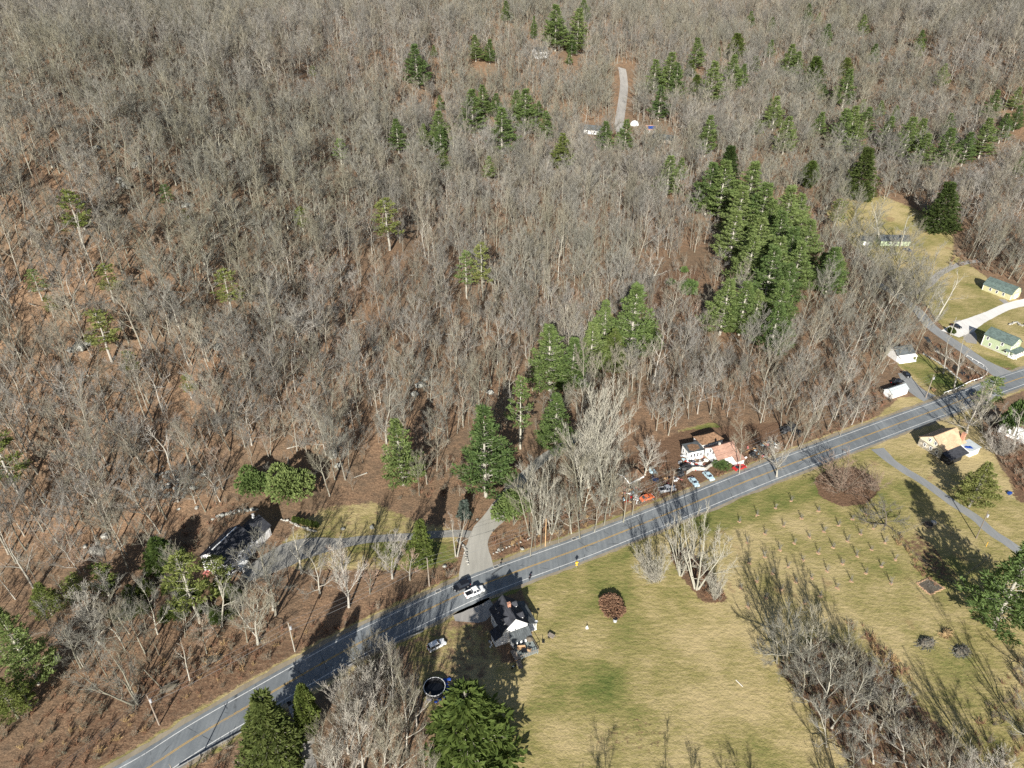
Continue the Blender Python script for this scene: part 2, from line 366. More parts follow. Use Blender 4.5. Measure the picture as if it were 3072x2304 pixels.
def road_dist(p):
    return min(((p - a).length for a in ROAD[::2]))
mb = MB(); strip(mb, ROAD, 4.3, 5.9, .03, nc=2, jitter=.35); strip(mb, ROAD, -5.6, -4.2, .03, nc=2, jitter=.35); struct('road_shoulder', mb, M['shoulder'])
mb = MB(); strip(mb, ROAD, -4.7, 4.6, .05, nc=6, jitter=.12); struct('road', mb, M['asphalt'])
mb = MB()
for (a, b) in ((3.55, 3.74), (-3.74, -3.55)):
    strip(mb, ROAD, a, b, .058, 0, 1)
struct('road_edge_line', mb, M['white_line'])
mb = MB()
for (a, b) in ((.08, .22), (-.22, -.08)): strip(mb, ROAD, a, b, .058, 0, 1)
struct('road_centre_line', mb, M['yellow_line'])
def lane(name, px, w, m, dz, jit=.1):
    pts = [P(*p) for p in px]
    line = catmull(pts, 1.5); n = len(line)
    ws = [float(np.interp(i / (n - 1) * (len(px) - 1), range(len(px)), w)) / 2 if hasattr(w, '__len__') else w / 2 for i in range(n)]
    mb = MB(); strip(mb, line, [-x for x in ws], ws, dz, nc=3, jitter=jit); struct(name, mb, m); return line
lane('driveway', [(1437,1745),(1432,1715),(1430,1670),(1433,1630),(1450,1588),(1490,1545),(1520,1500),(1550,1455),(1590,1412),(1640,1368),(1700,1332),(1745,1300)],
     [11.5,8.5,5.6,6.2,7,5.5,4,3.6,3.5,3.5,3.3,3], M['concrete'], .042)
lane('house_driveway', [(1425,1606),(1380,1600),(1300,1604),(1200,1612),(1100,1618),(1024,1630),(940,1640),(880,1655),(830,1680),(780,1705),(735,1735)],
     [3,3,3,3,3,3.2,4.5,7.5,9.5,8,4], M['drive_shaded'], .036)
lane('side_road', [(3040,1140),(2990,1112),(2942,1086),(2895,1051),(2832,1009),(2788,975),(2760,940),(2722,908),(2680,878),(2630,850)], [11,8,6,5.6,5.4,5.2,5,5,5,5], M['asphalt_pale'], .046)
lane('gravel_path', [(2732,884),(2785,855),(2816,824),(2863,799),(2904,787),(2960,780)], 3.6, M['gravel_grey'], .05)
lane('gravel_driveway', [(2850,1002),(2885,985),(2920,966),(2973,942),(3020,921),(3072,908),(3130,898)], [8,9,6.5,5,5,6,6], M['gravel'], .056)
lane('parking_pad', [(2868,962),(2890,975),(2905,1000),(2915,1030)], [4,6,6,4], M['gravel_grey'], .052)
lane('barn_path', [(3005,898),(3022,912),(3030,925)], [3,3,4], M['gravel_grey'], .05)
lane('neighbour_driveway', [(2632,1346),(2660,1372),(2696,1400),(2789,1458),(2858,1509),(2928,1555),(2974,1596),(3034,1636),(3100,1685)], [5,3.4,3.4,3.4,3.4,3.4,3.4,3.4,3.4], M['asphalt_pale'], .044)
lane('shed_driveway', [(2790,1196),(2765,1183),(2740,1165),(2722,1140),(2708,1120)], [8,6.5,5.6,5,3.5], M['asphalt_pale'], .044)
lane('front_apron', [(1362,1852),(1400,1842),(1440,1830),(1480,1815)], [2,6.5,7,5], M['gravel_grey'], .03, .5)
lane('far_road', [(1866,205),(1870,230),(1872,260),(1868,300),(1862,340),(1858,372),(1862,400)], 7.5, M['gravel_grey'], .3)
lane('dirt_track', [(930,2320),(918,2280),(912,2240),(925,2210),(905,2160),(880,2110),(870,2060)], [3,3.2,3,2.5,2.5,3,4], M['gravel_grey'], .03, .3)
lane('creek', [(2962,1140),(2915,1135),(2870,1105),(2830,1070),(2800,1040),(2775,1010)], [3,3,2.6,2.4,2.2,2], M['creek'], .028, .5)

# ------------------------------------------------------------------ ground sheet with its planting zones
LAWNS = [([(1560,1760),(1700,1690),(1960,1585),(2050,1550),(2200,1485),(2400,1405),(2560,1340),(2700,1285),(2800,1245),(2900,1225),(2960,1290),(3000,1400),(3060,1470),(3300,1560),(3300,2700),(1350,2700),(1420,2250),(1470,2020),(1600,1960),(1600,1850)], 1.),
 ([(1200,1930),(1330,1860),(1470,1870),(1530,1990),(1500,2100),(1400,2304),(1300,2304),(1250,2100)], .52),
 ([(840,1620),(960,1520),(1130,1500),(1250,1560),(1380,1585),(1380,1640),(1385,1690),(1280,1715),(1000,1720),(850,1710),(820,1690)], .6),
 ([(2470,630),(2560,590),(2640,585),(2780,640),(2860,700),(2860,760),(2960,830),(3010,895),(3072,900),(3300,900),(3300,1080),(3072,1110),(2985,1098),(2840,1000),(2790,930),(2640,800),(2560,740)], 1.),
 ([(2690,1090),(2760,1060),(2830,1100),(2905,1160),(2835,1190),(2790,1182),(2740,1140)], 1.2), ([(2585,1290),(2640,1240),(2700,1190),(2790,1192),(2770,1215),(2600,1300)], .85),
 ([(2030,1290),(2140,1265),(2180,1290),(2170,1330),(2060,1330)], .9)]
MUDS = [([(2445,1440),(2480,1410),(2560,1400),(2620,1430),(2640,1470),(2600,1510),(2520,1520),(2460,1490)], 1.2),
 ([(60,2260),(480,2010),(700,1930),(900,1900),(1250,1770),(1360,1690),(1394,1730),(900,1965),(480,2195),(300,2320),(0,2400)], .55),
 ([(1460,1590),(1560,1600),(1700,1570),(1840,1500),(1860,1540),(1700,1620),(1500,1690),(1470,1660)], .55),
 ([(1830,1400),(1900,1360),(2040,1290),(2240,1270),(2400,1260),(2330,1330),(2200,1420),(2000,1490),(1880,1520)], .75),
 ([(2000,1660),(2060,1640),(2140,1720),(2190,1810),(2110,1810),(2050,1740)], 1.),
 ([(2310,1990),(2440,1900),(2580,1940),(2700,2040),(2860,2200),(2960,2330),(2560,2330),(2460,2180)], .62),
 ([(2690,1620),(2760,1580),(2860,1700),(2900,1740),(2840,1760),(2740,1690)], .55),
 ([(2930,1290),(3000,1380),(3040,1500),(3300,1600),(3300,1380),(3072,1330),(2990,1260)], .7),
 ([(1450,1380),(1560,1350),(1600,1400),(1520,1480),(1440,1480)], .6), ([(1930,850),(2000,790),(2110,800),(2100,950),(1980,960)], .6),
 ([(1690,2230),(1900,2120),(2010,2160),(2010,2260),(1900,2280)], .42), ([(2560,1900),(2600,1880),(2720,2010),(2690,2030)], .6),
 ([(2820,1050),(2890,1090),(2960,1140),(2930,1160),(2860,1120),(2790,1050)], .8)]
GREENS = [([(1300,1750),(1900,1650),(1900,1800),(1650,1900)], .5), ([(2050,1500),(2500,1420),(2500,1480),(2100,1620)], .9), ([(1000,1630),(1400,1625),(1380,1690),(1200,1720)], .9),
 ([(2690,1090),(2760,1060),(2905,1160),(2835,1190)], 1.), ([(1650,1950),(1900,2000),(1850,2150),(1550,2150)], .4), ([(2030,1290),(2180,1270),(2170,1330)], 1.2), ([(2870,1040),(2960,1090),(3072,1130),(3072,1100)], 1.)]
def grow_axis(a, b, s, lo, hi, g):
    ax = list(np.arange(a, b, s)); st = s; x = ax[0]
    while x > lo: st *= g; x -= st; ax.insert(0, x)
    st = s; x = ax[-1]
    while x < hi: st *= g; x += st; ax.append(x)
    return np.array(ax)
xs = grow_axis(-125, 245, .9, -1350, 1550, 1.06); ys = grow_axis(82, 330, .9, -60, 1650, 1.05)
XX, YY = np.meshgrid(xs, ys); ZZ = hgtv(XX, YY)
D = YY * CP - (ZZ - CAM_H) * SP; U = YY * SP + (ZZ - CAM_H) * CP
PX = np.where(D > 1, 1536 + FPX * XX / np.maximum(D, 1), -9e9); PY = np.where(D > 1, 1152 - FPX * U / np.maximum(D, 1), 9e9)
def inpoly(px, py, poly):
    r = np.zeros(np.shape(px), bool); n = len(poly)
    for i in range(n):
        x0, y0 = poly[i]; x1, y1 = poly[(i + 1) % n]
        if y0 == y1: continue
        r ^= ((y0 > py) != (y1 > py)) & (px < (x1 - x0) * (py - y0) / (y1 - y0) + x0)
    return r
def zone(polys):
    a = np.zeros(PX.shape)
    for poly, v in polys: a = np.maximum(a, inpoly(PX, PY, poly) * v)
    for _ in range(4):
        a[1:-1, 1:-1] = (a[1:-1, 1:-1] * 2 + a[:-2, 1:-1] + a[2:, 1:-1] + a[1:-1, :-2] + a[1:-1, 2:]) / 6.
    return a
LZ, MZ, BZ = zone(LAWNS), zone(MUDS), zone(GREENS)
RP = np.array([(p.x, p.y) for p in ROAD])
near = (YY < 400)
rd = np.full(XX.shape, 99.)
idx = np.argwhere(near); q = np.c_[XX[near], YY[near]]; dd = np.full(len(q), 99.)
for i in range(0, len(RP), 2): dd = np.minimum(dd, np.hypot(q[:, 0] - RP[i, 0], q[:, 1] - RP[i, 1]))
rd[near] = dd
LZ = np.maximum(LZ, np.clip((8.2 - rd) / 2.2, 0, 1) * .72); MZ = np.where(rd < 6.5, MZ * .3, MZ)
gm = bpy.data.meshes.new('ground'); ny, nx = XX.shape
co = np.stack([XX, YY, ZZ], -1).reshape(-1, 3).astype('f')
ii = np.arange(ny * nx).reshape(ny, nx); fc = np.stack([ii[:-1, :-1], ii[:-1, 1:], ii[1:, 1:], ii[1:, :-1]], -1).reshape(-1, 4)
gm.vertices.add(len(co)); gm.vertices.foreach_set('co', co.ravel())
gm.loops.add(fc.size); gm.loops.foreach_set('vertex_index', fc.ravel().astype('i'))
gm.polygons.add(len(fc)); gm.polygons.foreach_set('loop_start', np.arange(0, fc.size, 4, dtype='i')); gm.polygons.foreach_set('use_smooth', np.ones(len(fc), bool))
gm.update(); gm.validate()
ca = gm.color_attributes.new('zone', 'FLOAT_COLOR', 'POINT')
ca.data.foreach_set('color', np.stack([LZ, MZ, BZ, np.ones_like(LZ)], -1).astype('f').ravel())
gm.materials.append(M['ground']); tag(link('ground', gm), kind='structure')

# ------------------------------------------------------------------ tree builders (each returns mesh data: wood, crown)
def rvec(r): 
    while True:
        v = Vector((r.uniform(-1, 1), r.uniform(-1, 1), r.uniform(-1, 1)))
        if .1 < v.length < 1: return v.normalized()
def around(d, ang, az):
    a = d.cross(Vector((0, 0, 1)) if abs(d.z) < .95 else Vector((1, 0, 0))).normalized(); b = d.cross(a)
    return (d * math.cos(ang) + (a * math.cos(az) + b * math.sin(az)) * math.sin(ang)).normalized()
def bare_tree(seed, H, trunk_frac=.5, stems=1, spread=.55, limb=.42, up=.35, nl=9, r0=.2, twig=.022, wig=.16, dens=1., flare=0., tmin=.02):
    """leafless tree: trunk and limbs in one mesh, branches and twigs in the other"""
    r = random.Random(seed); W, C = MB(), MB()
    def path(p, d, L, ra, rb, n, wiggle, trop):
        pts = [p.copy()]; q = p.copy(); d = d.copy()
        for i in range(n):
            d = (d + rvec(r) * wiggle + Vector((0, 0, trop))).normalized(); q = q + d * (L / n); pts.append(q.copy())
        return pts, [ra + (rb - ra) * i / n for i in range(n + 1)], d
    def twigs(pts, L, lev):
        for i in range(1, len(pts)):
            a, b = pts[i - 1], pts[i]; d = (b - a).normalized(); k = max(1, int((b - a).length / .62 * dens + r.random()))
            for j in range(k):
                p = a.lerp(b, r.random()); l = L * r.uniform(.5, 1.1)
                e = around(d, r.uniform(.45, .95), r.uniform(0, 6.28)); e = (e + Vector((0, 0, up * .8))).normalized()
                if lev == 0 or l < .7:
                    C.tube([p, p + e * l], [twig, tmin * .4], 3, False)
                else:
                    e2 = (e + rvec(r) * .25 + Vector((0, 0, .15))).normalized(); m = p + e * l * .5; q = m + e2 * l * .5
                    C.tube([p, m, q], [twig * 1.2, twig * .9, tmin * .5], 3, False); twigs([p, m, q], l * .52, lev - 1)
    def limb_(p, d, L, ra, lev):
        n = max(3, int(L / 1.1)); pts, rs, de = path(p, d, L, ra, max(ra * .3, twig), n, wig, up * .22)
        (W if lev == 0 or ra > .075 else C).tube(pts, rs, 5 if ra > .07 else 4, False)
        if lev < 1:
            for i in range(1, n):
                if r.random() < .9:
                    limb_(pts[i], (around((pts[i] - pts[i - 1]).normalized(), r.uniform(.4, .85), r.uniform(0, 6.28)) + Vector((0, 0, up * .5))).normalized(), L * r.uniform(.3, .55) * (1 - .35 * i / n), rs[i] * .6, lev + 1)
        twigs(pts[1:], min(2.1, max(.8, L * .42)), 1)
        twigs([pts[-2], pts[-1] + de * .4], min(1.6, L * .4), 1)
    for s in range(stems):
        if stems > 1:
            az = 6.28 * s / stems + r.uniform(-.5, .5); d0 = Vector((math.cos(az) * spread * .45, math.sin(az) * spread * .45, 1)).normalized(); p0 = Vector((math.cos(az) * r0 * 1.4, math.sin(az) * r0 * 1.4, -.2)); h = H * r.uniform(.8, 1.)
        else: d0 = Vector((r.uniform(-.05, .05), r.uniform(-.05, .05), 1)).normalized(); p0 = Vector((0, 0, -.3)); h = H
        tl = h * trunk_frac; n = max(4, int(tl / 1.5)); pts, rs, d = path(p0, d0, tl, r0, r0 * .62, n, .045, .03)
        rs[0] *= 1.35 + flare
        top, trs, d2 = path(pts[-1], d, h - tl, r0 * .62, twig * 1.2, max(4, int((h - tl) / 1.2)), wig * .8, .1)
        W.tube(pts + top[1:], rs + trs[1:], 7, False)
        tot = nl if stems == 1 else max(4, nl * 2 // (stems + 1)); az = r.uniform(0, 6.28)
        seq = pts[int(n * .72):] + top[1:]; sr = rs[int(n * .72):] + trs[1:]
        for k in range(tot):
            t = (k + .4 + r.uniform(-.3, .3)) / tot; x = min(max(t, 0), .97) * (len(seq) - 1); i = int(x); p = seq[i].lerp(seq[i + 1], x - i); az += 2.4 + r.uniform(-.4, .4)
            ang = (spread + .35) * (1.15 - .5 * t)
            dd = around((seq[i + 1] - seq[i]).normalized(), ang, az); dd = (dd + Vector((0, 0, up * .45))).normalized()
            limb_(p, dd, h * limb * (1.05 - .6 * t) * r.uniform(.75, 1.15), max(sr[i] * .55, twig * 1.6), 0)
        twigs(top[-3:], 1.3, 1)
    return W, C
def tuft(C, p, d, size, r, n=5, spread=.9, wdt=.16):
    """a spray of needles: slim blades fanned about d"""
    for k in range(n):
        e = around(d, r.uniform(.15, spread), r.uniform(0, 6.28)); l = size * r.uniform(.6, 1.1); s = e.cross(rvec(r)).normalized() * (l * wdt * r.uniform(.7, 1.3))
        m = p + e * l * .55; q = p + e * l
        b = len(C.v); C.v.extend([tuple(p), tuple(m + s), tuple(q), tuple(m - s)]); C.f.append((b, b + 1, b + 2, b + 3)); C.m.append(0)
def conifer(seed, H, kind):
    r = random.Random(seed); W, C = MB(), MB()
    K = dict(pine=dict(base=.12, dz=1.1, nb=(4, 6), rad=.215, droop=.10, tip=.35, step=.62, sz=1.0, nt=6, pw=.88, gap=.14, w=.12),
             ragged=dict(base=.34, dz=1.5, nb=(3, 5), rad=.16, droop=.06, tip=.3, step=.6, sz=.95, nt=6, pw=.5, gap=.3, w=.13),
             spruce=dict(base=.03, dz=.75, nb=(7, 9), rad=.21, droop=-.25, tip=.12, step=.62, sz=.85, nt=6, pw=.95, gap=.04, w=.16),
             hemlock=dict(base=.05, dz=.75, nb=(6, 8), rad=.24, droop=-.08, tip=-.05, step=.6, sz=.9, nt=6, pw=.72, gap=.08, w=.17))[kind]
    lean = Vector((r.uniform(-.015, .015), r.uniform(-.015, .015), 1)); pts = [lean * (H * i / 8.) + Vector((r.uniform(-.1, .1), r.uniform(-.1, .1), 0)) * (i > 0) for i in range(9)]
    W.tube(pts, [(.30 * (1 - i / 8.) ** .8 + .03) * H / 26. for i in range(9)], 7, False)
    def tp(z): x = min(max(z / H * 8, 0), 7.999); i = int(x); return pts[i].lerp(pts[i + 1], x - i)
    z = H * K['base']; az = r.uniform(0, 6.28); side = r.uniform(0, 6.28)
    while z < H * .985:
        t = (z / H - K['base']) / (1 - K['base']); prof = (1 - t) ** K['pw'] * min(1., .66 + t * 2.4) if kind in ('pine', 'ragged') else (1 - t) ** K['pw'] * min(1., .75 + t * 2)
        nb = r.randint(*K['nb'])
        for k in range(nb):
            if r.random() < K['gap']: continue
            az += 6.28 / nb + r.uniform(-.35, .35)
            L = max(.6, H * K['rad'] * prof * r.uniform(.55, 1.25) * (1 + .12 * math.cos(az - side)))
            d = Vector((math.cos(az), math.sin(az), K['droop'] + .5 * t + r.uniform(-.1, .1))).normalized(); p = tp(z + r.uniform(-.3, .3)); n = max(2, int(L / K['step'])); q = p.copy(); bp = [p.copy()]
            for i in range(n):
                f = (i + 1) / n
                d = (d + Vector((0, 0, K['tip'] * .35 * f)) + rvec(r) * .10).normalized(); q = q + d * (L / n); bp.append(q.copy())
                if f > .28 or L < 1.2:
                    sd = Vector((-d.y, d.x, 0)).normalized(); reach = min(L * .36, 1.9) * (1 - .6 * f) * (1.1 if f > .4 else .6) + .25
                    for sg in (-1, 1):
                        e = (sd * sg + d * .8 + Vector((0, 0, .18 if kind in ('pine', 'ragged') else -.12))).normalized(); m = max(1, int(reach / .55))
                        for j in range(m):
                            tuft(C, q + e * reach * (j + .5 + r.uniform(-.3, .3)) / m, (e + Vector((0, 0, .45 if kind in ('pine', 'ragged') else .1))).normalized(), K['sz'], r, K['nt'] - 1, 1., K['w'])
                    tuft(C, q, (d + Vector((0, 0, .3))).normalized(), K['sz'], r, K['nt'], 1., K['w'])
            W.tube([bp[0], bp[len(bp) // 2], bp[-1]], [.05 + L * .006, .035, .012], 4, False)
        z += K['dz'] * r.uniform(.75, 1.2) * (1 - .35 * t)
    tuft(C, tp(H * .97), Vector((0, 0, 1)), 1.1, r, 8, .6, .12)
    return W, C
def leafy_mass(seed, H, Wd, n, size, kind='round'):
    """evergreen shrub or column: sprays through an uneven rounded volume"""
    r = random.Random(seed); W, C = MB(), MB()
    for k in range(5):
        a = r.uniform(0, 6.28); W.tube([(0, 0, -.1), (math.cos(a) * Wd * .15, math.sin(a) * Wd * .15, H * .35), (math.cos(a) * Wd * .25, math.sin(a) * Wd * .25, H * .7)], [.09, .06, .03], 5, False)
    lobes = [(Vector((r.uniform(-.6, .6) * Wd * .4, r.uniform(-.6, .6) * Wd * .4, H * r.uniform(.25, .72))), r.uniform(.5, .8)) for _ in range(9)] if kind == 'round' else []
    for k in range(n):
        if kind == 'round':
            c, s = r.choice(lobes); v = rvec(r); v.z = abs(v.z) * 1.1 - .25; p = c + Vector((v.x * Wd * .36 * s, v.y * Wd * .36 * s, v.z * H * .42 * s)) * r.uniform(.75, 1.05); d = (v + Vector((0, 0, .3))).normalized()
        else:
            t = r.random() ** .8; a = r.uniform(0, 6.28); prof = (math.sin(min(1, t * 1.25 + .12) * math.pi * .5) if t < .35 else 1) * (1 - max(0, t - .3) / .7) ** .6
            rad = Wd * .5 * prof * r.uniform(.7, 1.08) * (1 + .12 * math.sin(a * 5 + t * 17)); p = Vector((math.cos(a) * rad, math.sin(a) * rad, .1 + t * H * .97)); d = Vector((math.cos(a), math.sin(a), .9)).normalized()
        if p.z < .05: p.z = .05 + r.random() * .3
        tuft(C, p, d, size, r, 5, .9, .22)
    return W, C
def shrub(seed, H, Wd, stems=16, twig=.018, dens=1.):
    """leafless many-stemmed bush"""
    r = random.Random(seed); W, C = MB(), MB()
    for k in range(stems):
        a = r.uniform(0, 6.28); s = r.uniform(.1, 1.) ; p = Vector((math.cos(a), math.sin(a), 0)) * r.uniform(0, .12) * Wd
        d = Vector((math.cos(a) * s * Wd / H * .75, math.sin(a) * s * Wd / H * .75, 1)).normalized(); L = H * r.uniform(.75, 1.05) * (1 + .1 * s); n = 5; q = p.copy(); pts = [p.copy()]
        for i in range(n): d = (d + rvec(r) * .14 + Vector((0, 0, .02))).normalized(); q = q + d * L / n; pts.append(q.copy())
        W.tube(pts, [twig * 2.2 * (1 - .7 * i / n) for i in range(n + 1)], 4, False)
        for i in range(1, n + 1):
            for j in range(int(5 * dens)):
                p2 = pts[i - 1].lerp(pts[i], r.random()); e = (around(d, r.uniform(.4, 1.), r.uniform(0, 6.28)) + Vector((0, 0, .25))).normalized(); l = L * r.uniform(.12, .28); m = p2 + e * l * .55
                e2 = (e + rvec(r) * .4).normalized(); C.tube([p2, m, m + e2 * l * .5], [twig, twig * .8, twig * .3], 3, False)
                for _ in range(3):
                    e3 = around(e, r.uniform(.4, .9), r.uniform(0, 6.28)); C.tube([m, m + e3 * l * r.uniform(.3, .55)], [twig * .75, twig * .3], 3, False)
    return W, C
PROTO = {}
def proto(key, W, C, bark, leaf, smooth=False):
    v = np.array(C.v); rad = np.hypot(v[:, 0], v[:, 1]); H = float(v[:, 2].max()); wd = float(np.percentile(rad, 90)) * 2
    PROTO[key] = dict(w=W.mesh('trunk', bark, True), c=C.mesh('crown', leaf, smooth), H=H, W=wd)
    return W, C
def both(key, W, C, ma, mb_):
    n = len(W.v); B = MB(); B.v = W.v + C.v; B.f = W.f + [tuple(i + n for i in f) for f in C.f]; B.m = [0] * len(W.f) + [1] * len(C.f)
    PROTO[key]['both'] = B.mesh(key, [ma, mb_])
b_, t_ = M['bark'], M['twig']
for i, (H, tf, sp_, lb, up_, nl_) in enumerate([(21, .5, .42, .33, .45, 9), (18, .46, .5, .38, .4, 9), (23, .55, .38, .30, .5, 9), (16, .42, .55, .40, .35, 8), (20, .5, .6, .36, .3, 8), (14, .5, .4, .34, .5, 7), (17, .32, .75, .46, .25, 9), (12, .4, .5, .4, .5, 8), (18, .55, .55, .3, .3, 5), (22, .48, .5, .38, .4, 11)]):
    wd, cr = bare_tree(100 + i, H, tf, 1, sp_, lb, up_, nl_ + 1, .14 + .003 * H, .024, .3 if i == 6 else .2 if i in (1, 3, 4, 8) else .14, .5 if i == 8 else 1.5, tmin=.017)
    ba, tw = [(M['bark'], M['twig']), (M['bark'], M['twig_grey']), (M['bark'], M['twig']), (M['bark'], M['twig_grey']), (M['bark'], M['twig']), (M['bark'], M['twig']), (M['bark_pale'], M['twig_grey']), (M['bark'], M['twig_tan']), (M['bark_pale'], M['twig_pale']), (M['bark'], M['twig_grey'])][i]
    proto('forest%d' % i, wd, cr, ba, tw); both('forest%d' % i, wd, cr, ba, tw)
def bt(key, seed, H, bark, leaf, **kw):
    wd, cr = bare_tree(seed, H, **kw); proto(key, wd, cr, M[bark], M[leaf])
bt('maple0', 201, 14, 'bark_pale', 'twig_pale', trunk_frac=.28, spread=.42, limb=.5, up=.55, nl=13, r0=.26, twig=.022, wig=.12, dens=1.7)
bt('maple1', 202, 15, 'bark_pale', 'twig', trunk_frac=.25, spread=.55, limb=.5, up=.5, nl=13, r0=.26, twig=.022, wig=.14, dens=1.7)
bt('multi0', 203, 16, 'bark_pale', 'twig_pale', trunk_frac=.4, stems=5, spread=.75, limb=.34, up=.45, nl=11, r0=.2, twig=.022, wig=.18, dens=2.)
bt('multi1', 204, 15, 'bark', 'twig_grey', trunk_frac=.4, stems=3, spread=.7, limb=.38, up=.45, nl=11, r0=.2, twig=.022, wig=.17, dens=2.)
bt('oak0', 205, 16, 'bark', 'twig_grey', trunk_frac=.22, spread=.85, limb=.55, up=.28, nl=14, r0=.38, twig=.023, wig=.24, dens=1.8)
bt('oak1', 206, 15, 'bark_pale', 'twig_grey', trunk_frac=.26, spread=.8, limb=.52, up=.25, nl=11, r0=.34, twig=.023, wig=.3, dens=1.7)
bt('snag', 207, 15, 'bark_pale', 'twig_pale', trunk_frac=.5, spread=.5, limb=.34, up=.4, nl=6, r0=.28, twig=.026, wig=.2, dens=.6)
bt('apple', 208, 8, 'bark_dark', 'twig_grey', trunk_frac=.2, spread=1.0, limb=.62, up=.2, nl=14, r0=.22, twig=.022, wig=.3, dens=1.9)
for k, (H, W_, st, tw, ba, lf, d) in dict(bush_red=(6, 9, 26, .02, 'twig', 'twig_tan', 1.1), bush_grey=(5, 7, 26, .02, 'twig_pale', 'twig_pale', 1.1), bush_brown=(2.6, 6, 60, .02, 'twig_red', 'twig_red', 1.5), brush0=(1.5, 1.8, 9, .016, 'twig_red', 'twig_red', .7), brush1=(2.4, 2.2, 10, .018, 'twig_red', 'twig', .7), brush2=(1.2, 2.0, 12, .014, 'straw', 'straw', .6), sapling=(2.3, .9, 3, .02, 'twig_grey', 'twig_grey', .4)).items():
    wd, cr = shrub(sum(map(ord, k)), H, W_, st, tw, d); proto(k, wd, cr, M[ba], M[lf]); both(k, wd, cr, M[ba], M[lf])
for i in range(3): wd, cr = conifer(301 + i, 27, 'pine'); proto('pine%d' % i, wd, cr, M['bark_pale'], M['pine'])
wd, cr = conifer(311, 27, 'pine'); proto('pine3', wd, cr, M['bark'], M['pine_yellow'])
for i in range(2): wd, cr = conifer(320 + i, 22, 'ragged'); proto('ragged%d' % i, wd, cr, M['bark_pale'], M['pine_yellow' if i else 'pine'])
wd, cr = conifer(330, 20, 'spruce'); proto('spruce', wd, cr, M['bark'], M['spruce'])
wd, cr = conifer(331, 9, 'spruce'); proto('blue_spruce', wd, cr, M['bark_pale'], M['blue_spruce'])
for i in range(2): wd, cr = conifer(340 + i, 16, 'hemlock'); proto('hemlock%d' % i, wd, cr, M['bark'], M['hemlock'])
wd, cr = leafy_mass(350, 7, 10, 1500, .75); proto('yew', wd, cr, M['bark'], M['pine'])
wd, cr = leafy_mass(351, 12, 5, 1500, .7, 'column'); proto('column', wd, cr, M['bark'], M['hemlock'])
wd, cr = leafy_mass(353, 2.6, 6.5, 1500, .6); proto('mound', wd, cr, M['twig_red'], M['twig_red'])
wd, cr = leafy_mass(352, 2.5, 3, 350, .5); proto('evergreen_bush', wd, cr, M['bark'], M['pine'])

def put(name, key, loc, h, wdt, label, cat, group=None, tilt=(0, 0), rz=None):
    """one tree: an Empty with its trunk and its crown, brought to height h and crown width wdt"""
    p = PROTO[key]; o = thing(name, label, cat, (loc[0], loc[1], loc[2] - .05), R.uniform(0, 6.28) if rz is None else rz, group)
    k = h / p['H']; kw = min(max(wdt / p['W'], k * .5), k * 1.9) if wdt else k
    o.scale = (kw, kw, k)
    m = Matrix.Rotation(tilt[0], 3, 'Y') @ Matrix.Rotation(-tilt[1], 3, 'X') @ Matrix.Rotation(o.rotation_euler.z, 3, 'Z'); o.rotation_euler = m.to_euler()
    link('trunk', p['w'], o); link('crown', p['c'], o)
    return o
PINES = []
def height_for(g, ytop):
    lo, hi = .3, 60.
    for _ in range(30):
        m = (lo + hi) / 2
        if proj(g.x, g.y, g.z + m)[1] > ytop: lo = m
        else: hi = m
    return lo
def tree_px(name, key, xb, yb, xt, yt, wpx, label, cat='tree', group=None, hmax=40.):
    """tree rooted at xb, yb of the photograph with its top at xt, yt (xt None: upright) and a crown wpx wide"""
    g = P(xb, yb); h = min(height_for(g, yt), hmax); x, y, d = proj(g.x, g.y, g.z + h); tl = 0.
    if xt is not None: tl = math.atan2((xt - x) * d / FPX, h)
    _, _, dm = proj(g.x, g.y, g.z + h * .55)
    return put(name, key, g, h / max(math.cos(tl), .6), wpx * dm / FPX, label, cat, group, (tl, 0))
def crown_px(name, key, xc, yt, yb, wpx, label, cat='conifer', group=None, hmax=40.):
    """tree whose crown is centred on xc between yt and yb: the foot follows from the fall line"""
    yb = yb - wpx * (.30 if key in ('yew', 'spruce', 'hemlock0', 'hemlock1', 'column', 'blue_spruce', 'evergreen_bush') else .06)
    xb = xc + (1530 - xc) * ((yb - yt) * .5) / (4750 - (yb + yt) * .5); g = P(xb, yb); PINES.append((g.x, g.y)); h = min(height_for(g, yt), hmax)
    _, _, dm = proj(g.x, g.y, g.z + h * .5)
    return put(name, key, g, h, wpx * dm / FPX, label, cat, group)

# ------------------------------------------------------------------ evergreens that can be told apart
ORD = ['leftmost', 'second from the left', 'third from the left', 'fourth from the left', 'fifth from the left', 'sixth from the left', 'seventh from the left', 'eighth from the left',
       'ninth from the left', 'tenth from the left', 'eleventh from the left', 'twelfth from the left', 'thirteenth from the left', 'fourteenth from the left', 'fifteenth from the left',
       'sixteenth from the left', 'seventeenth from the left', 'eighteenth from the left', 'nineteenth from the left', 'twentieth from the left']
PN = ['pine0', 'pine1', 'pine2']
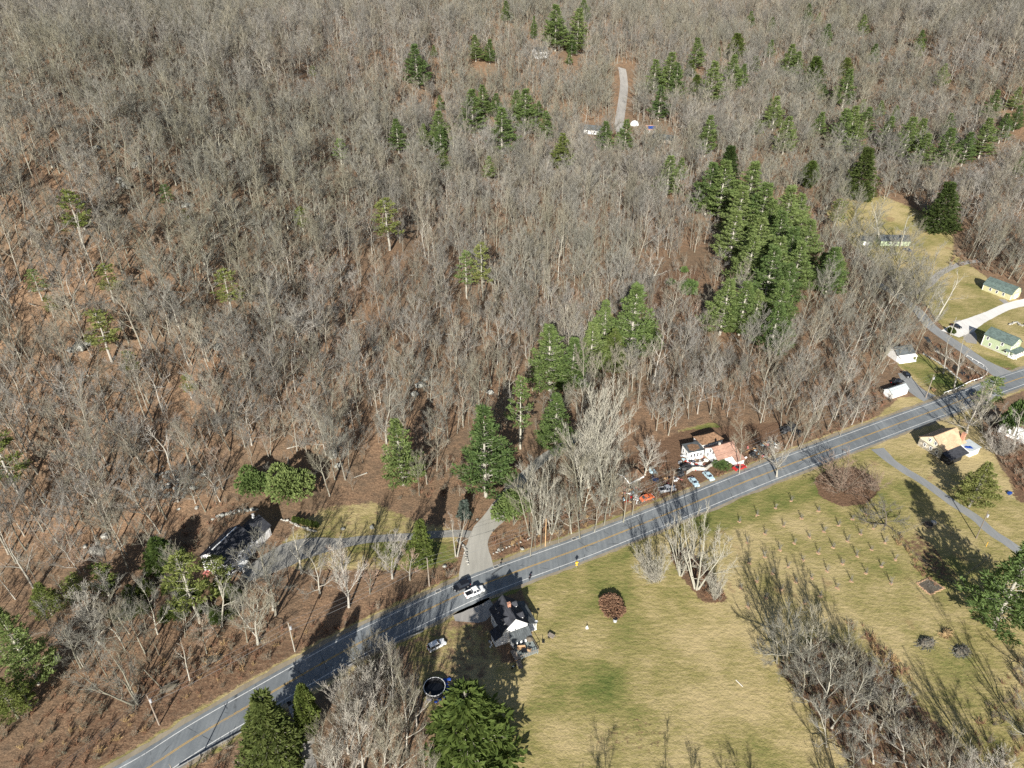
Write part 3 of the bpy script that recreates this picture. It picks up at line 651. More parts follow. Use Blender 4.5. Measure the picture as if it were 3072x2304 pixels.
# trees beside the drive and the houses: crown centre, top, foot, width
for (x, yt, yb, wd, key, name, lab) in [
 (1200, 1255, 1462, 118, 'pine1', 'pine_tree', 'full green pine standing alone with its black shadow behind it, left of the tallest pine'),
 (1455, 1216, 1499, 158, 'pine0', 'pine_tree', 'tallest and broadest green pine, rising full to the ground left of the drive'),
 (1562, 1130, 1351, 74, 'ragged0', 'pine_tree', 'slim ragged pine with a bare lower trunk left of the drive bend'),
 (1668, 1174, 1372, 104, 'pine2', 'pine_tree', 'narrow green pine standing over the pale bend of the drive'),
 (1652, 972, 1180, 145, 'pine1', 'pine_tree', 'broad pine with pale trunk at the lower left of the pine row up the path'),
 (1716, 1008, 1182, 108, 'pine2', 'pine_tree', 'second pine up the path row, squeezed between two broader ones'),
 (1776, 966, 1140, 104, 'pine0', 'pine_tree', 'pale green pine in the middle of the path row, gaps showing its trunk'),
 (1818, 900, 1062, 84, 'pine2', 'pine_tree', 'slender pine with a long pale trunk in the upper path row'),
 (1898, 850, 1092, 138, 'pine0', 'pine_tree', 'large bright pine at the upper right end of the path row'),
 (1845, 985, 1130, 90, 'pine3', 'pine_tree', 'short pine low in the path row just before its gap'),
 (1945, 960, 1070, 90, 'hemlock0', 'conifer', 'dull dark green conifer on the right flank of the path row'),
 (1540, 1492, 1612, 122, 'yew', 'evergreen_shrub', 'low wide dark green evergreen in the corner of drive and road'),
 (1265, 1556, 1712, 66, 'hemlock1', 'conifer', 'narrow dark conifer beside the house driveway, opposite the twin bare trees'),
 (1393, 1500, 1562, 36, 'blue_spruce', 'spruce_tree', 'small blue grey spruce above the fork of the driveways'),
 (765, 1400, 1505, 96, 'yew', 'evergreen_shrub', 'smaller left one of two round evergreens above the dark roofed house'),
 (870, 1392, 1528, 132, 'yew', 'evergreen_shrub', 'larger right one of two round evergreens above the dark roofed house'),
 (566, 1655, 1875, 116, 'ragged1', 'pine_tree', 'yellow green pine with long bare trunk left of the dark roofed house'),
 (652, 1668, 1800, 88, 'ragged1', 'pine_tree', 'yellow green pine covering the front corner of the dark roofed house'),
 (310, 1690, 1800, 78, 'ragged1', 'pine_tree', 'yellow green ragged pine on the slope left of the house, highest of its trio'),
 (230, 1730, 1840, 74, 'ragged1', 'pine_tree', 'yellow green pine in the middle of the left slope trio'),
 (135, 1750, 1850, 84, 'pine3', 'pine_tree', 'round topped green pine at the left of the left slope trio'),
 (55, 1818, 2060, 130, 'pine1', 'pine_tree', 'big dark pine at the left edge above the brown brush'),
 (20, 2030, 2160, 90, 'pine3', 'pine_tree', 'bright green pine at the lower left edge'),
 (75, 2050, 2130, 60, 'ragged1', 'pine_tree', 'small yellow green pine tuft beside the dark edge pine'),
 (480, 1615, 1740, 110, 'hemlock0', 'conifer', 'dark shaded conifer close behind the left gable of the dark roofed house'),
 (15, 1288, 1500, 110, 'ragged1', 'pine_tree', 'yellow brown pine with a long leaning trunk at the left edge'),
 (808, 2078, 2330, 165, 'spruce', 'spruce_tree', 'big dense dark conifer overlapping the road at the bottom'),
 (918, 2050, 2225, 64, 'column', 'conifer', 'narrow bright green columnar conifer beside the dirt track'),
 (1400, 2070, 2380, 250, 'hemlock0', 'spruce_tree', 'huge old spruce with grey bare top limbs below the round pool'),
 (3040, 1640, 1900, 230, 'pine0', 'pine_tree', 'large bright pine with sunlit limbs at the right edge of the field'),
 (2935, 1385, 1530, 165, 'pine3', 'pine_tree', 'spreading yellow green pine in front of the tan roofed stone house'),
 (2966, 1128, 1262, 76, 'ragged0', 'pine_tree', 'grey green pine hanging over the road by the junction'),
 (2186, 385 * 1.0 + 50, 600, 78, 'spruce', 'spruce_tree', 'dark green conifer at the back of the dense pine stand'),
 (2588, 440, 612, 88, 'spruce', 'spruce_tree', 'tall dark spruce with drooping boughs at the edge of the tan clearing'),
 (2832, 545, 722, 118, 'spruce', 'spruce_tree', 'broad olive spruce with a slanting side above the green gabled cottage'),
 (2432, 480, 578, 50, 'column', 'conifer', 'olive green cone shaped conifer left of the tall dark spruce'),
 (2510, 595, 700, 92, 'ragged1', 'pine_tree', 'light green open pine at the left of the tan clearing'),
 (2495, 740, 880, 96, 'pine2', 'pine_tree', 'pale green pine on the right flank of the dense stand'),
 (3060, 1195, 1330, 60, 'evergreen_bush', 'evergreen_shrub', 'bright green bush at the right edge below the road')]:
    crown_px(name, key, x, yt, yb, wd, lab, 'evergreen')
for (x, y, w_, lab) in [(2071, 861, 56, 'round dark green bush on the open reddish slope, largest of them'), (2010, 848, 28, 'small green bush left of the round dark one on the reddish slope'), (2052, 808, 24, 'small green bush above the round dark one on the reddish slope')]:
    g = P(x, y + w_ * .4); d = proj(*g)[2]; put('evergreen_shrub', 'evergreen_bush', g, w_ * d / FPX * .95, w_ * d / FPX, lab, 'bush')
# rows of little clipped evergreens behind the house driveway
for k in range(6):
    put('evergreen_shrub', 'column', P(885 + k * 13, 1567 + k * 3.2), 2.6, 1.5, 'little clipped evergreen in the row along the low stone wall', 'bush', 'clipped evergreens along the stone wall')
for k in range(16):
    x, y = 330 + (k % 8) * 52 + (k * 37) % 23, 1768 + (k // 8) * 62 + (k * 53) % 31
    put('evergreen_shrub', 'hemlock%d' % (k % 2), P(x, y), 3.5 + (k * 7 % 5) * .5, 5.5, 'low dark green evergreen in the hollow between the left pines and the brown bank', 'bush', 'low evergreens in the hollow left of the house')
# far evergreens: lists are crown centre, top, bottom of what shows, width, per stretch of wood
def Z(ox, oy, L): return [(ox + a / 2.16, oy + b / 2.16, oy + c / 2.16, d / 2.16) + tuple(e) for (a, b, c, d, *e) in L]
STANDS = [
 ('left of the far road', PN, Z(1024, 0, [(490,280,490,112),(600,290,350,44),(870,220,350,104),(960,250,370,94),(850,570,800,144),(920,545,700,112),(1000,600,720,84),(1040,690,930,134),(1130,580,730,80),(1190,570,790,140),(1280,650,740,76),(1325,715,860,120)])),
 ('above the far white house', PN, Z(1024, 0, [(1070,0,110,94),(1390,10,240,134),(1360,130,240,64),(1530,0,250,124),(1575,-20,100,112),(1495,230,325,54),(1475,335,400,54),(1245,100,215,34)])),
 ('in the loose upper middle group', PN + ['pine3'], Z(1024, 0, [(365,765,930,104),(530,800,915,84),(630,710,900,114),(640,810,960,160),(665,960,1070,112),(955,1010,1120,84),(640,615,692,64),(1430,855,1045,194)])),
 ('beside the far road', PN, Z(1024, 0, [(1715,780,935,114),(1840,770,925,112),(2030,380,560,134),(2130,330,540,112),(2065,550,720,134),(2175,400,580,84)])),
 ('just above the dense pine stand', PN, Z(1024, 0, [(2120,1000,1200,172),(2200,1020,1130,80)])),
 ('thinly spread over the left slope', ['ragged0', 'ragged1'], [(225,565,690,58),(500,552,612,30),(556,625,660,32),(905,618,680,34),(940,195,232,34),(1022,415,480,40),(110,805,895,82),(150,885,950,76),(325,790,895,44),(682,805,935,76),(310,925,1070,78),(392,1050,1135,82),(565,1122,1188,36),(1162,590,735,66),(1398,752,880,40),(1446,722,880,40)]),
 ('on the left in the upper right woods', PN + ['hemlock0'], Z(2048, 0, [(90,240,395,142),(50,390,485,84),(190,390,610,132),(90,480,610,132),(190,540,640,102),(350,210,365,122),(230,300,365,64),(330,350,530,122),(390,410,530,112),(470,360,455,84),(440,70,155,84),(575,110,185,54),(570,255,350,112),(690,280,440,142),(740,330,455,74)])),
 ('on the right in the upper right woods', PN + ['hemlock1'], Z(2048, 0, [(815,20,110,92),(815,70,145,74),(885,80,135,84),(930,150,270,62),(1170,90,200,102),(1545,190,285,72),(1530,250,345,64),(1240,280,380,84),(1060,440,630,132),(910,540,625,64),(1690,410,525,84),(1060,370,475,84),(850,360,545,94)])),
 ('in the right hillside row', PN, Z(2048, 0, [(890,720,865,164),(1040,700,905,142),(1100,680,875,132),(1160,640,745,84),(1130,780,945,122),(1185,690,845,92),(1280,650,735,94),(1380,680,765,94),(1330,750,905,184),(1450,750,965,132),(1540,760,925,142),(1560,860,1035,152),(1720,730,875,112),(1710,820,1025,184),(1840,850,1015,142),(1960,760,955,162),(2080,730,875,142),(2010,580,725,132),(2160,560,675,122),(2170,680,805,112)])),
 ('alone below the upper right woods', PN + ['hemlock0'], Z(2048, 0, [(600,620,785,132),(560,600,665,74),(485,770,865,92),(670,750,935,192),(160,740,935,92),(2190,980,1105,122)])),
 ('at the back of the dense stand', PN, Z(2048, 0, [(170,1040,1300,190),(260,1030,1320,190),(430,1040,1330,200),(370,1190,1480,190),(520,1170,1480,190),(560,1290,1600,190),(680,1200,1500,190),(745,1250,1520,170),(450,1250,1560,200)])),
 ('at the front of the dense stand', PN, Z(2048, 0, [(330,1350,1680,190),(470,1400,1760,200),(620,1360,1700,200),(690,1460,1800,200),(800,1410,1700,170),(600,1520,1860,200),(430,1520,1850,190),(740,1560,1880,190)]) + Z(2048, 768, [(560,-70,300,190)])),
 ('at the near end of the dense stand', PN, Z(2048, 768, [(270,145,480,230),(395,155,480,200),(620,150,470,220),(600,300,620,250),(480,220,480,180),(680,40,330,190)])),
 ('right of the stand, half hidden by branches', PN, Z(2048, 768, [(960,-60,240,190),(900,-30,180,120)])),
]
for phrase, keys, L in STANDS:
    L = sorted(L, key=lambda t: t[0]); cnt = len(L)
    for i, (x, yt, yb, wd) in enumerate(L):
        key = keys[(i * 7 + int(x)) % len(keys)]; y2 = yt + (yb - yt) * (1.45 if yb < 700 else 1.15)
        size = 'broad' if wd > 68 else 'narrow' if wd < 36 else 'medium'
        crown_px('pine_tree' if 'hem' not in key else 'conifer', key, x, yt, y2, wd * 1.4, '%s green %s %s, %s' % (size, 'conifer' if 'hem' in key else 'pine', phrase, ORD[i]), 'evergreen', 'evergreens ' + phrase.split(',')[0])

# ------------------------------------------------------------------ leafless trees that can be told apart
for (xb, yb, xt, yt, wd, key, lab) in [
 (410, 2112, 268, 1945, 190, 'multi1', 'leaning twin trunked bare tree whose crown fans left above the lower left pole'),
 (774, 1932, 745, 1735, 150, 'maple1', 'bare tree with forked pale trunk by the left pole near the road'),
 (742, 1927, 705, 1765, 90, 'forest3', 'thinner bare tree just left of the forked one by the pole'),
 (482, 2061, 345, 1880, 100, 'forest4', 'long leaning bare tree above the brown brush, crown to the left'),
 (570, 2043, 540, 1918, 60, 'snag', 'slim white barked bare tree among brown brush'),
 (106, 1772, 10, 1600, 110, 'snag', 'pale leaning trunk on the left slope above the round topped pine'),
 (473, 1902, 418, 1710, 110, 'oak1', 'grey bare tree with a spreading crown between the yellow green pines'),
 (375, 1950, 280, 1770, 120, 'forest4', 'leaning bare tree with pale limbs left of the spreading grey one'),
 (435, 1960, 345, 1800, 110, 'forest1', 'bare tree leaning left in front of the dark evergreens'),
 (300, 1930, 190, 1780, 150, 'maple0', 'feathery grey bare tree above the lower left brush'),
 (665, 1880, 668, 1730, 100, 'snag', 'bare tree with white crooked limbs in front of the house forecourt'),
 (905, 1720, 880, 1590, 110, 'snag', 'pale crooked bare tree beside the house driveway on the left'),
 (960, 1780, 930, 1640, 130, 'oak1', 'bare tree with wide white limbs left of the vase shaped maple'),
 (1047, 1821, 1035, 1612, 108, 'maple0', 'vase shaped pale maple, left one of the pair below the house driveway'),
 (1177, 1735, 1165, 1580, 98, 'maple0', 'vase shaped pale maple, right one of the pair below the house driveway'),
 (1367, 1668, 1352, 1532, 60, 'snag', 'left stem of the twin bare trees at the driveway fork'),
 (1372, 1670, 1402, 1530, 64, 'snag', 'right stem of the twin bare trees at the driveway fork'),
 (1618, 1600, 1610, 1385, 112, 'multi0', 'white barked bare tree with several trunks beside the two close poles'),
 (1655, 1602, 1662, 1450, 70, 'multi0', 'smaller white barked bare tree right of the two close poles'),
 (1184, 2050, 1168, 1890, 62, 'maple0', 'upright bare tree beside the grass above the pool'),
 (1130, 2025, 1110, 1868, 84, 'maple1', 'bare tree whose fine grey crown hides the road edge'),
 (1085, 2110, 1062, 1920, 90, 'maple1', 'bare tree left of the one hiding the road edge'),
 (1140, 2185, 1118, 1990, 110, 'maple0', 'bare grey tree in the middle of the thicket left of the pool'),
 (1222, 2270, 1210, 2035, 150, 'maple1', 'broad feathery bare tree just left of the old spruce'),
 (1045, 2260, 1015, 2050, 120, 'maple1', 'grey bare tree near the dirt track'),
 (1150, 2380, 1130, 2170, 150, 'maple1', 'bare tree cut by the bottom edge left of the old spruce'),
 (1030, 2400, 1005, 2195, 120, 'maple0', 'pale bare tree cut by the bottom edge beside the dirt track'),
 (1290, 2440, 1260, 2240, 130, 'maple1', 'bare grey tree at the bottom in front of the old spruce'),
 (1110, 2060, 1095, 1905, 110, 'maple1', 'bare grey tree whose twigs overlap the guardrail below the road'),
 (1060, 2170, 1040, 1975, 120, 'maple0', 'bare tree left of the middle of the thicket by the pool'),
 (1180, 2120, 1170, 1950, 100, 'maple1', 'bare tree at the right of the thicket, nearest the parked white car'),
 (1250, 2180, 1243, 2030, 90, 'maple0', 'small bare tree just left of the round pool'),
 (1190, 2330, 1175, 2110, 140, 'maple1', 'broad grey tree low in the thicket by the old spruce'),
 (1090, 2320, 1070, 2110, 130, 'maple0', 'grey bare tree low in the thicket between its neighbours'),
 (990, 2330, 960, 2130, 110, 'maple1', 'bare tree at the left side of the thicket above the bottom edge'),
 (2330, 1990, 2335, 1840, 120, 'oak0', 'bare tree at the upper left shoulder of the round headed hedgerow tree'),
 (2420, 2020, 2430, 1850, 150, 'maple1', 'fine twigged tree on the right of the round headed hedgerow tree'),
 (2520, 2060, 2540, 1890, 130, 'maple1', 'grey bare tree at the upper right side of the hedgerow'),
 (2600, 2140, 2640, 1960, 140, 'oak0', 'dense bare tree behind the tree leaning right'),
 (2680, 2230, 2720, 2080, 140, 'maple1', 'grey bare tree right of the wide white limbed one in the hedgerow'),
 (2620, 2290, 2610, 2120, 130, 'oak1', 'crooked bare tree near the bottom middle of the hedgerow'),
 (2480, 2240, 2460, 2090, 110, 'oak1', 'bare tree at the lower left edge of the hedgerow'),
 (2780, 2330, 2800, 2180, 120, 'maple1', 'bare tree at the lower right end of the hedgerow'),
 (560, 1890, 540, 1760, 90, 'oak1', 'bare tree in front of the shaded conifer by the left house'),
 (820, 1830, 800, 1700, 110, 'snag', 'crooked bare tree below the house forecourt'),
 (700, 1850, 690, 1740, 90, 'forest6', 'bare tree screening the forecourt of the left house'),
 (1010, 1745, 1000, 1640, 90, 'forest7', 'small bare tree just below the house driveway'),
 (1110, 1780, 1105, 1680, 70, 'forest7', 'small bare tree between the pair of vase shaped maples'),
 (1230, 1740, 1225, 1640, 70, 'forest7', 'small bare tree right of the vase shaped maples'),
 (620, 1960, 600, 1850, 70, 'forest7', 'small bare tree in the brown bank left of the forked tree'),
 (250, 2000, 180, 1870, 120, 'forest6', 'crooked bare tree leaning left over the dark hollow'),
 (180, 1930, 110, 1790, 110, 'forest6', 'bare tree rising through the left pines'),
 (330, 2040, 250, 1900, 110, 'forest9', 'leaning bare tree left of the twin trunked one'),
 (2090, 1765, 2125, 1552, 170, 'multi0', 'big white barked tree with several trunks below the road, in a brown patch'),
 (2042, 1725, 2062, 1545, 130, 'multi0', 'white barked tree behind the big many stemmed one below the road'),
 (2145, 1795, 2150, 1720, 60, 'bush_grey', 'low grey bare shrub at the foot of the big many stemmed tree'),
 (1965, 1745, 1960, 1640, 105, 'bush_grey', 'grey bushy bare tree on the lawn edge left of the many stemmed tree'),
 (2358, 2022, 2368, 1812, 215, 'oak0', 'round headed dense bare tree, topmost of the field hedgerow'),
 (2460, 2142, 2490, 1945, 170, 'oak1', 'bare tree with two bright trunks in the middle of the field hedgerow'),
 (2408, 2085, 2425, 1930, 120, 'oak0', 'bare tree between the round headed one and the two trunked one'),
 (2495, 2184, 2625, 1985, 140, 'oak1', 'bare tree leaning right in the field hedgerow'),
 (2640, 2188, 2690, 2045, 150, 'oak1', 'bare tree with wide white limbs at the right of the field hedgerow'),
 (2560, 2100, 2600, 1950, 120, 'maple1', 'fine grey bare tree behind the leaning one in the hedgerow'),
 (2720, 2300, 2670, 2180, 130, 'oak1', 'low spreading bare tree near the bottom of the hedgerow'),
 (2560, 2320, 2560, 2190, 130, 'oak0', 'shaded bare tree at the bottom of the hedgerow'),
 (2840, 2370, 2835, 2200, 120, 'maple1', 'grey bare tree at the bottom edge right of the hedgerow'),
 (3010, 2400, 3020, 2230, 130, 'maple0', 'feathery bare tree in the bottom right corner'),
 (2930, 2420, 2935, 2260, 110, 'maple0', 'bare tree at the bottom edge left of the corner tree'),
 (3100, 2240, 3085, 2020, 130, 'oak1', 'bare tree at the right edge above the corner'),
 (3110, 2050, 3090, 1880, 100, 'oak1', 'bare white limbed tree at the right edge below the bright pine'),
 (2525, 1470, 2530, 1372, 150, 'bush_red', 'round reddish bare tree on a leaf covered ring beside the road'),
 (2618, 1470, 2622, 1410, 76, 'bush_red', 'small dark red bare shrub right of the round reddish tree'),
 (2655, 1578, 2665, 1490, 135, 'apple', 'old grey apple tree with a dense low crown on the lawn'),
 (2600, 1560, 2612, 1500, 50, 'apple', 'small dark twigged tree left of the grey apple tree'),
 (2754, 909, 2790, 735, 140, 'multi1', 'tall bare tree with two stout pale trunks beside the side road'),
 (2807, 962, 2888, 812, 80, 'snag', 'pale bare trunk leaning right with a feathery top on the lawn'),
 (2900, 1298, 2930, 1165, 120, 'maple1', 'yellow grey bare tree behind the tan roofed stone house'),
 (2950, 1300, 2985, 1180, 110, 'multi1', 'grey bare tree behind the stone house, next to the trailer'),
 (2995, 1362, 3010, 1275, 95, 'bush_grey', 'grey twiggy bush at the lawn edge below the trailer'),
 (3040, 1350, 3060, 1225, 90, 'snag', 'thin bare tree crossing the white trailer roof'),
 (2860, 1175, 2900, 985, 70, 'snag', 'thin bare tree in the creek bed leaning over the side road'),
 (2830, 1120, 2850, 1000, 60, 'snag', 'bare tree by the creek wall'),
 (1765, 1462, 1752, 1140, 140, 'maple0', 'tall feathery maple at the left of the clump behind the wrecked shed'),
 (1808, 1500, 1800, 1225, 120, 'maple0', 'tall pale maple in the middle of the clump behind the wrecked shed'),
 (1790, 1440, 1845, 1130, 120, 'maple0', 'tall maple at the back of the clump behind the wrecked shed'),
 (1745, 1500, 1720, 1290, 110, 'maple0', 'shorter pale maple at the front left of the clump behind the wrecked shed'),
 (1935, 1425, 1950, 1315, 82, 'maple0', 'small vase shaped tree between the wrecked shed and the junk yard'),
 (1945, 868, 1985, 772, 90, 'snag', 'white bare tree with a bent limb at the edge of the reddish slope'),
 (1960, 1150, 1990, 1000, 90, 'snag', 'white limbed bare tree right of the path pines'),
 (2330, 1430, 2345, 1305, 90, 'maple0', 'pale bare tree by the black tarps above the road'),
 (2342, 1285, 2370, 1150, 100, 'forest4', 'bare tree with a stout pale trunk above the black tarps'),
 (2455, 1260, 2520, 1090, 90, 'forest2', 'pale bare tree leaning right near the road'),
 (2645, 1080, 2690, 930, 110, 'multi1', 'pale trunked bare tree in front of the white porch house'),
 (535, 1505, 520, 1392, 110, 'oak1', 'white limbed dead tree among the pale stones'),
 (1160, 1330, 1145, 1085, 110, 'oak1', 'pale spreading bare tree above the lone pine on the left'),
 (2640, 730, 2620, 610, 70, 'snag', 'dark bare tree in front of the green gabled cottage'),
 (2700, 740, 2730, 640, 70, 'snag', 'bare tree between the green gabled cottage and the dark car'),
 (2780, 640, 2800, 590, 80, 'bush_grey', 'grey bushy tree left of the broad olive spruce')]:
    tree_px('bare_tree' if 'bush' not in key else 'bare_shrub', key, xb, yb, xt, yt, wd, lab, 'tree' if 'bush' not in key else 'shrub')
# tall shade trees standing just outside the frame, whose shadows cross the field
for (X, Y, h, wd) in [(10, 50, 21, 14), (40, 44, 22, 15), (58, 40, 23, 15), (74, 52, 22, 14), (92, 58, 22, 15), (110, 62, 22, 15), (118, 78, 20, 14), (18, 62, 19, 13), (32, 58, 18, 14), (47, 55, 20, 13), (66, 66, 20, 14), (82, 68, 19, 14), (100, 72, 20, 15), (-22, 60, 18, 12), (-40, 66, 20, 14)]:
    put('bare_tree', R.choice(['oak0', 'multi0', 'maple1']), (X, Y, 0), h, wd, 'bare shade tree at the near edge of the field', 'tree', 'shade trees at the near edge of the field')

# ------------------------------------------------------------------ the bare forest: 300 nearest trees one by one, the rest as one mass
CLEAR = [[(250,2400),(444,2240),(759,2080),(1024,1925),(1209,1840),(1394,1745),(1533,1695),(1765,1615),(2015,1510),(2279,1405),(2511,1312),(2719,1235),(2872,1180),(3200,1060),(3400,2600),(250,2700)],
 [(480,1720),(560,1560),(700,1500),(960,1490),(1130,1485),(1240,1530),(1390,1510),(1440,1500),(1540,1440),(1640,1340),(1760,1280),(1775,1300),(1660,1400),(1590,1500),(1490,1600),(1480,1700),(1300,1800),(1060,1830),(880,1850),(600,1800)],
 [(2300,2400),(0,2400),(0,2080),(300,2010),(520,1960),(900,1850),(1250,1760),(1400,1700)],
 [(2500,605),(2600,592),(2700,605),(2790,640),(2860,700),(2870,765),(2960,815),(3072,855),(3300,860),(3300,1080),(3072,1110),(2960,1140),(2720,1260),(2570,1290),(2670,1130),(2730,1090),(2790,1050),(2770,990),(2740,930),(2740,860),(2735,800),(2700,765),(2640,745),(2620,680),(2540,650)],
 [(1810,1380),(1900,1345),(2040,1310),(2060,1270),(2170,1260),(2240,1275),(2400,1250),(2440,1290),(2240,1410),(1900,1530)],
 [(1845,200),(1900,200),(1900,370),(2050,410),(2060,450),(1900,430),(1740,430),(1730,370),(1835,370)],
 [(1485,1340),(1600,1220),(1640,1180),(1700,1190),(1640,1330),(1560,1440),(1480,1500)],
 [(1330,1330),(1560,1330),(1560,1490),(1330,1500)], [(1060,1480),(1060,1400),(1260,1390),(1260,1480)],
 [(1965,800),(2060,770),(2120,800),(2110,900),(2010,960),(1950,900)],
 [(690,1400),(960,1390),(960,1500),(690,1500)]]
THIN = [[(2090,480),(2450,480),(2470,780),(2400,1000),(2240,1060),(2100,950)], [(2560,680),(2740,690),(2740,780),(2560,760)], [(0,1700),(560,1700),(560,1960),(0,2100)]]
r2 = random.Random(77); pts = []
def field(Y): return 5.5 if Y < 330 else 5.9 if Y < 520 else 6.5
y = 95.
while y < 1050:
    s = field(y); half = y * .78 + 60; x = -half
    while x < half:
        X, Y = x + r2.uniform(-.48, .48) * s, y + r2.uniform(-.48, .48) * s; x += s
        Z0 = hgt(X, Y); px, py, d = proj(X, Y, Z0)
        if d < 60 or not (-90 < px < 3160 and -140 < py < 2420): continue
        pts.append((X, Y, Z0, px, py, d))
    y += s * .93
PA = np.array(pts); ok = np.ones(len(PA), bool)
for poly in CLEAR: ok &= ~inpoly(PA[:, 3], PA[:, 4], poly)
for poly in THIN: ok &= ~(inpoly(PA[:, 3], PA[:, 4], poly) & (np.array([r2.random() for _ in range(len(PA))]) < .55))
for (qx, qy) in PINES:
    dx, dy = PA[:, 0] - qx, PA[:, 1] - qy
    far = 1. if qy > 330 else 0.
    ok &= ~((np.hypot(dx, dy) < 4.2) | ((np.abs(dx) < 4.5 + 2 * far) & (dy < 0) & (dy > -11 - 21 * far)))
mid = (PA[:, 3] > 1050) & (PA[:, 4] > 640) & (PA[:, 4] < 1560)
ok &= ~(mid & (np.array([r2.random() for _ in range(len(PA))]) < .38))
PA = PA[ok]; PA = PA[np.argsort(PA[:, 5])]
NAMES_ = lambda px, py: ('tall leafless tree in the brown wood between the pine row and the brown roofed house' if px > 1500 and py > 1000 and px < 2500 else
   'bare pale tree in the thin wood between the road and the side road' if px >= 2500 else
   'leafless grey tree on the leaf covered slope left of the lone pine' if px < 1120 else 'leafless tree on the reddish slope between the lone pine and the pine row')
rest = []; cnt = 0
for (X, Y, Z0, px, py, d) in PA:
    k = r2.choice([0, 0, 1, 2, 3, 3, 4, 5, 6, 6, 7, 8, 9, 9]); p = PROTO['forest%d' % k]
    f = r2.choice([r2.uniform(.5, .8), r2.uniform(.75, 1.12), r2.uniform(.9, 1.25)]) * (1.0 if px > 1200 else .92) * (.8 if py > 1700 and px < 600 else 1.); s = f; kw = s * (r2.uniform(.8, 1.15) if px > 1050 and py > 640 else r2.uniform(1.0, 1.45))
    lx = r2.gauss(0, .05) + (-.12 if px < 700 and py > 900 else .16 if px > 2300 and py > 700 else 0.); ly = r2.gauss(0, .04); rz = r2.uniform(0, 6.28)
    inview = 0 < px < 3072 and py < 2304
    if inview and cnt < 190:
        lab = NAMES_(px, py); o = put('bare_tree', 'forest%d' % k, (X, Y, Z0), p['H'] * s, p['W'] * kw, lab, 'tree', 'trees: ' + lab, (lx, ly), rz); cnt += 1
    else: rest.append((X, Y, Z0, k, kw, s, lx, ly, rz))
# saplings and thin poles of the understorey
for i in range(9000):
    X = r2.uniform(-330, 260); Y = r2.uniform(100, 420); Z0 = hgt(X, Y); px, py, d = proj(X, Y, Z0)
    if not (0 < px < 3072 and 300 < py < 2304): continue
    if any(inpoly(np.array([px]), np.array([py]), c)[0] for c in CLEAR[:6]): continue
    if r2.random() < .35: rest.append((X, Y, Z0, r2.choice([3, 5]), r2.uniform(.3, .5), r2.uniform(.3, .6), r2.gauss(0, .08), r2.gauss(0, .06), r2.uniform(0, 6.28)))

def scatter(name, keys, items, label, cat, kind='stuff'):
    """one mesh of points, each carrying one copy of a plant through geometry nodes"""
    me = bpy.data.meshes.new(name); me.from_pydata([(a[0], a[1], a[2] - .05) for a in items], [], [])
    for nm, ty in (('rot', 'FLOAT_VECTOR'), ('scl', 'FLOAT_VECTOR'), ('kindno', 'INT')): me.attributes.new(nm, ty, 'POINT')
    rv, sv = [], []
    for a in items:
        m = Matrix.Rotation(a[6], 3, 'Y') @ Matrix.Rotation(-a[7], 3, 'X') @ Matrix.Rotation(a[8], 3, 'Z'); e = m.to_euler(); rv += [e.x, e.y, e.z]; sv += [a[4], a[4], a[5]]
    me.attributes['rot'].data.foreach_set('vector', rv); me.attributes['scl'].data.foreach_set('vector', sv); me.attributes['kindno'].data.foreach_set('value', [int(a[3]) for a in items])
    o = link(name, me); tag(o, label, cat, None, kind)
    ng = bpy.data.node_groups.new(name, 'GeometryNodeTree')
    ng.interface.new_socket('Geometry', in_out='INPUT', socket_type='NodeSocketGeometry'); ng.interface.new_socket('Geometry', in_out='OUTPUT', socket_type='NodeSocketGeometry')
    N = ng.nodes; L = ng.links; gi = N.new('NodeGroupInput'); go = N.new('NodeGroupOutput'); jn = N.new('GeometryNodeJoinGeometry')
    for k, key in enumerate(keys):
        po = bpy.data.objects.new(key + '_shape', PROTO[key]['both'])
        oi = N.new('GeometryNodeObjectInfo'); oi.inputs[0].default_value = po; oi.inputs['As Instance'].default_value = True
        ip = N.new('GeometryNodeInstanceOnPoints'); L.new(gi.outputs[0], ip.inputs['Points']); L.new(oi.outputs['Geometry'], ip.inputs['Instance'])
        at = {}
        for nm, ty in (('rot', 'FLOAT_VECTOR'), ('scl', 'FLOAT_VECTOR'), ('kindno', 'INT')):
            q = N.new('GeometryNodeInputNamedAttribute'); q.data_type = ty; q.inputs[0].default_value = nm; at[nm] = q.outputs[0]
        cmp_ = N.new('FunctionNodeCompare'); cmp_.data_type = 'INT'; cmp_.operation = 'EQUAL'; L.new(at['kindno'], cmp_.inputs[2]); cmp_.inputs[3].default_value = k
        L.new(cmp_.outputs[0], ip.inputs['Selection']); L.new(at['rot'], ip.inputs['Rotation']); L.new(at['scl'], ip.inputs['Scale']); L.new(ip.outputs[0], jn.inputs[0])
    L.new(jn.outputs[0], go.inputs[0])
    md = o.modifiers.new('scatter', 'NODES'); md.node_group = ng; return o
scatter('forest', ['forest%d' % i for i in range(10)], rest, 'mass of leafless grey trees covering the slopes to the top of the picture', 'forest')
print('forest individuals', cnt, 'mass', len(rest))

